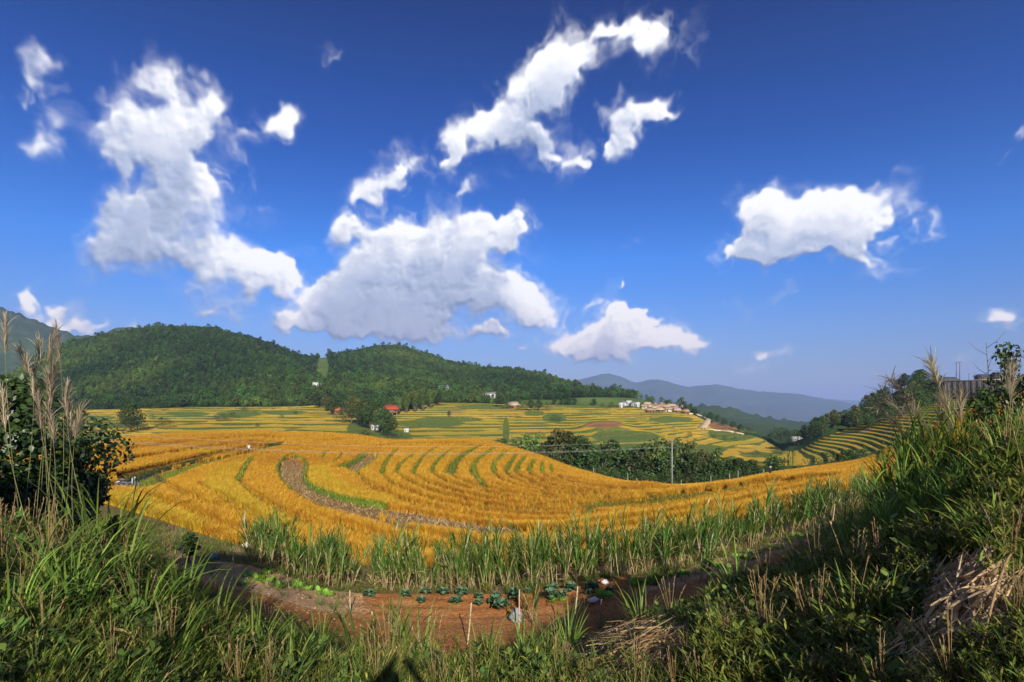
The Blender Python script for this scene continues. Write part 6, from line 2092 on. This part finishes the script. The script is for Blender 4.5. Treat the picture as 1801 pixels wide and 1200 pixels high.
for k, (px, y0, y1, lab) in enumerate([(1044, 824, 838, 'grey post nearest the bamboo on the field edge'), (1104, 836, 854, 'white post before the belt, taller of a pair'), (1120, 844, 857, 'white post before the belt, shorter of a pair'), (1198, 846, 859, 'post just right of the utility pole'), (1250, 840, 856, 'post midway along the field edge right of the utility pole'), (1283, 835, 851, 'first of two close posts at the end of the belt'), (1298, 830, 848, 'second of two close posts at the end of the belt'), (1343, 828, 841, 'post beside the standing person')]):
    p = hit(px, y1, 'rice_back', 'rice_crest')
    mb = MB()
    L = (y1 - y0 + 3) * p.y / F
    mb.tube(np.array([[0, 0, -.3], [.02, 0, L * .5], [0, 0, L]]), [.075, .07, .06], 7)
    tag(mb.build('fence_post', m_pole, None, p), lab, 'post', 'posts along the field edge')


# ------------------------------------------------------------------ people and a motorbike
def skin_body(name, joints, bones, radii, mat, parent):
    me = bpy.data.meshes.new(name)
    idx = {k: i for i, k in enumerate(joints)}
    me.from_pydata([joints[k] for k in joints], [(idx[a], idx[b]) for a, b in bones], [])
    o = obj(name, me, parent)
    md_ = o.modifiers.new('skin', 'SKIN')
    md_.use_smooth_shade = True
    for k, sv in zip(joints, me.skin_vertices[0].data):
        r_ = radii[k]
        sv.radius = r_ if isinstance(r_, tuple) else (r_, r_)
        sv.use_root = k == 'pelvis'
    sb = o.modifiers.new('sub', 'SUBSURF')
    sb.levels = sb.render_levels = 2
    me.materials.append(mat)
    return o


def clothes(name, shirt, trousers, skin, waist, neck):
    m, t = new_mat(name)
    tc_ = nd(t, 'ShaderNodeTexCoord')
    s_ = nd(t, 'ShaderNodeSeparateXYZ')
    t.links.new(tc_.outputs['Object'], s_.inputs[0])
    n = noise(t, tc_.outputs['Object'], 14, 3, .6)
    c = mixc_(t, map_range(t, s_.outputs[2], waist - .01, waist + .01, 0, 1), trousers, shirt)
    c = mixc_(t, map_range(t, s_.outputs[2], neck - .01, neck + .01, 0, 1), c, skin)
    c = mixc_(t, map_range(t, n, .3, .7, .35, 0), c, (.02, .02, .02))
    out_mat(t, principled(t, c, .8, .2))
    return m


def person(loc, rz, label, shirt, trousers, hat, pose='stand', face=True):
    e = empty('person', loc, rz)
    J = {'pelvis': (0, 0, .92), 'waist': (0, .01, 1.06), 'chest': (0, 0, 1.28), 'shoulders': (0, 0, 1.42), 'neck': (0, .0, 1.48), 'head_base': (0, .01, 1.55), 'head': (0, .02, 1.63), 'crown': (0, 0, 1.70)}
    R_ = {'pelvis': (.145, .11), 'waist': (.125, .095), 'chest': (.155, .105), 'shoulders': (.12, .085), 'neck': .052, 'head_base': (.062, .078), 'head': (.078, .098), 'crown': (.06, .075)}
    B = [('pelvis', 'waist'), ('waist', 'chest'), ('chest', 'shoulders'), ('shoulders', 'neck'), ('neck', 'head_base'), ('head_base', 'head'), ('head', 'crown')]
    for s_, n in ((-1, 'l'), (1, 'r')):
        if pose == 'camera':
            el, wr, hd = (s_ * .36, .20, 1.30), (s_ * .13, .38, 1.56), (s_ * .075, .42, 1.62)
        elif pose == 'work':
            el, wr, hd = (s_ * .24, .18, 1.14), (s_ * .16, .42, 1.06), (s_ * .14, .50, 1.05)
        else:
            el, wr, hd = (s_ * .26, .0, 1.14), (s_ * .27, .10, .90), (s_ * .26, .13, .82)
        st_ = .06 * s_ if pose != 'camera' else 0
        J.update({'sh' + n: (s_ * .185, 0, 1.40), 'el' + n: el, 'wr' + n: wr, 'hd' + n: hd, 'hip' + n: (s_ * .095, 0, .86), 'kn' + n: (s_ * .105, .02 + st_, .48), 'an' + n: (s_ * .11, -.02 + st_ * 1.5, .09), 'to' + n: (s_ * .125, .16 + st_ * 1.5, .045)})
        R_.update({'sh' + n: .062, 'el' + n: .042, 'wr' + n: .030, 'hd' + n: (.038, .026), 'hip' + n: .098, 'kn' + n: .062, 'an' + n: .046, 'to' + n: (.042, .03)})
        B += [('shoulders', 'sh' + n), ('sh' + n, 'el' + n), ('el' + n, 'wr' + n), ('wr' + n, 'hd' + n), ('pelvis', 'hip' + n), ('hip' + n, 'kn' + n), ('kn' + n, 'an' + n), ('an' + n, 'to' + n)]
        for f_, (a_, ln_) in enumerate([(-.5, .075), (-.2, .085), (.05, .085), (.3, .07), (1.1, .06)]):
            q = np.array(hd)
            d = np.array(hd) - np.array(wr)
            d = d / np.linalg.norm(d)
            sd = np.array([1., 0, 0]) if pose != 'camera' else np.array([0, 0, 1.])
            dr = d * math.cos(a_) + sd * math.sin(a_) * s_
            k1, k2 = 'f%s%da' % (n, f_), 'f%s%db' % (n, f_)
            J[k1] = tuple(q + dr * ln_ * .55 + d * .01)
            J[k2] = tuple(q + dr * ln_ * .95 + np.array([0, .02, -.02]))
            R_[k1], R_[k2] = .010, .008
            B += [('hd' + n, k1), (k1, k2)]
    skin_body('body', J, B, R_, clothes('clothes', shirt, trousers, (.42, .25, .17), .98, 1.49), e)
    if hat:
        mb = MB()
        th = np.arange(14) * 2 * PI / 14
        rings = [np.stack([np.cos(th) * r_, np.sin(th) * r_ + .01, 0 * th + z_], 1) for r_, z_ in ((.235, 1.645), (.15, 1.72), (.07, 1.79), (.008, 1.83))]
        V = np.concatenate(rings)
        i = np.arange(3)[:, None] * 14 + np.arange(14)[None]
        j = np.arange(3)[:, None] * 14 + (np.arange(14)[None] + 1) % 14
        mb.add(V, np.stack([i, j, j + 14, i + 14], -1).reshape(-1, 4))
        mb.build('hat', m_white, e)
    else:
        mb = MB()
        th_, ph = np.meshgrid(np.linspace(0, 2 * PI, 16, endpoint=False), np.linspace(.05, PI * .56, 7))
        V = np.stack([np.sin(ph) * np.cos(th_) * .095, np.sin(ph) * np.sin(th_) * .115 - .012, 1.655 + np.cos(ph) * .115], -1).reshape(-1, 3)
        i = np.arange(6)[:, None] * 16 + np.arange(16)[None]
        j = np.arange(6)[:, None] * 16 + (np.arange(16)[None] + 1) % 16
        mb.add(V, np.stack([i, i + 16, j + 16, j], -1).reshape(-1, 4))
        mb.build('hair', m_iron, e)
    if face:
        for s_ in (-1, 1):
            mb = MB()
            mb.tube(np.array([[s_ * .033, .108, 1.628], [s_ * .033, .118, 1.628]]), [.012, .008], 6)
            mb.build('eye', m_open, e)
        mb = MB()
        mb.tube(np.array([[0, .105, 1.635], [0, .132, 1.602], [0, .108, 1.594]]), [.008, .014, .006], 6)
        mb.build('nose', plain_mat('skin_tone', (.42, .25, .17), .6, .3, .1, 10), e)
    return tag(e, label, 'person')


p1 = hit(1355, 841, 'rice_back', 'rice_crest')
person(p1, 2.6, 'person in dark clothes and a pale hat standing at the edge of the rice', (.025, .022, .03), (.03, .03, .035), True, 'work')
p2 = hit(438, 799, *RICE)
person(p2, .6, 'person in a white top and dark trousers on the green track', (.62, .62, .62), (.03, .03, .04), False, 'work')
person((0, -.50, -1.56), 0, 'photographer standing on the bank, seen only as a head-shaped shadow on the grass', (.05, .06, .09), (.04, .04, .05), False, 'camera')


def motorbike(loc, rz):
    e = empty('motorbike', loc, rz)
    for x in (-.62, .62):
        th = np.linspace(0, 2 * PI, 25)
        w = obj('wheel', None, e) if False else empty('wheel', (0, 0, 0))
        w.parent = e
        mb = MB()
        mb.tube(np.stack([x + .27 * np.cos(th), 0 * th, .31 + .27 * np.sin(th)], 1), .045, 7, cap=False)
        mb.build('tyre', m_iron, w)
        mb = MB()
        mb.tube(np.stack([x + .20 * np.cos(th), 0 * th, .31 + .20 * np.sin(th)], 1), .018, 6, cap=False)
        for k in range(8):
            a_ = k * PI / 4
            mb.tube(np.array([[x, 0, .31], [x + .2 * math.cos(a_), 0, .31 + .2 * math.sin(a_)]]), .008, 4)
        mb.build('rim', m_pole, w)
    parts = [('body', m_iron, lambda b: (b.tube(np.array([[-.55, 0, .62], [-.2, 0, .55], [.15, 0, .48], [.38, 0, .62], [.48, 0, .95]]), [.10, .13, .10, .07, .06], 8), b.box((-.02, 0, .38), (.36, .22, .24)))),
             ('seat', m_iron, lambda b: b.tube(np.array([[-.66, 0, .80], [-.3, 0, .80], [.08, 0, .74]]), [.09, .12, .08], 8)),
             ('leg_shield', m_white, lambda b: b.box((.36, 0, .66), (.08, .42, .50), 0, taper=.8)),
             ('fork', m_pole, lambda b: (b.tube(np.array([[.62, .06, .31], [.46, .06, .98]]), .022, 6), b.tube(np.array([[.62, -.06, .31], [.46, -.06, .98]]), .022, 6))),
             ('handlebar', m_iron, lambda b: b.tube(np.array([[.36, -.34, 1.04], [.46, -.12, 1.0], [.46, .12, 1.0], [.36, .34, 1.04]]), .018, 6)),
             ('headlight', m_white, lambda b: b.tube(np.array([[.46, 0, .94], [.55, 0, .93], [.58, 0, .93]]), [.05, .08, .07], 10)),
             ('exhaust', m_pole, lambda b: b.tube(np.array([[.1, -.13, .26], [-.3, -.14, .26], [-.75, -.15, .32]]), [.025, .04, .045], 7)),
             ('rear_mudguard', m_white, lambda b: b.tube(np.array([[-.40, 0, .62], [-.62, 0, .66], [-.86, 0, .58]]), [.05, .06, .03], 6))]
    for nm_, mt, fn in parts:
        b = MB()
        fn(b)
        b.build(nm_, mt, e)
    return tag(e, 'dark motorbike with a pale front parked at the end of the green track', 'motorbike')


pm = hit(224, 860, *RICE)
motorbike(pm, .5)

# ------------------------------------------------------------------ air
hz, t_ = new_mat('valley_air')
pvn = nd(t_, 'ShaderNodeVolumePrincipled')
pvn.inputs['Color'].default_value = (.40, .54, .98, 1)
pvn.inputs['Density'].default_value = 1.0e-4
pvn.inputs['Anisotropy'].default_value = 0.0
ov = nd(t_, 'ShaderNodeOutputMaterial')
t_.links.new(pvn.outputs[0], ov.inputs['Volume'])
mb = MB()
mb.box((0, 7000, 195), (36000, 23500, 740))
hb = mb.build('haze', hz, smooth=False)
tag(hb, 'thin blue haze filling the valley air towards the far mountains', 'haze', kind='stuff')
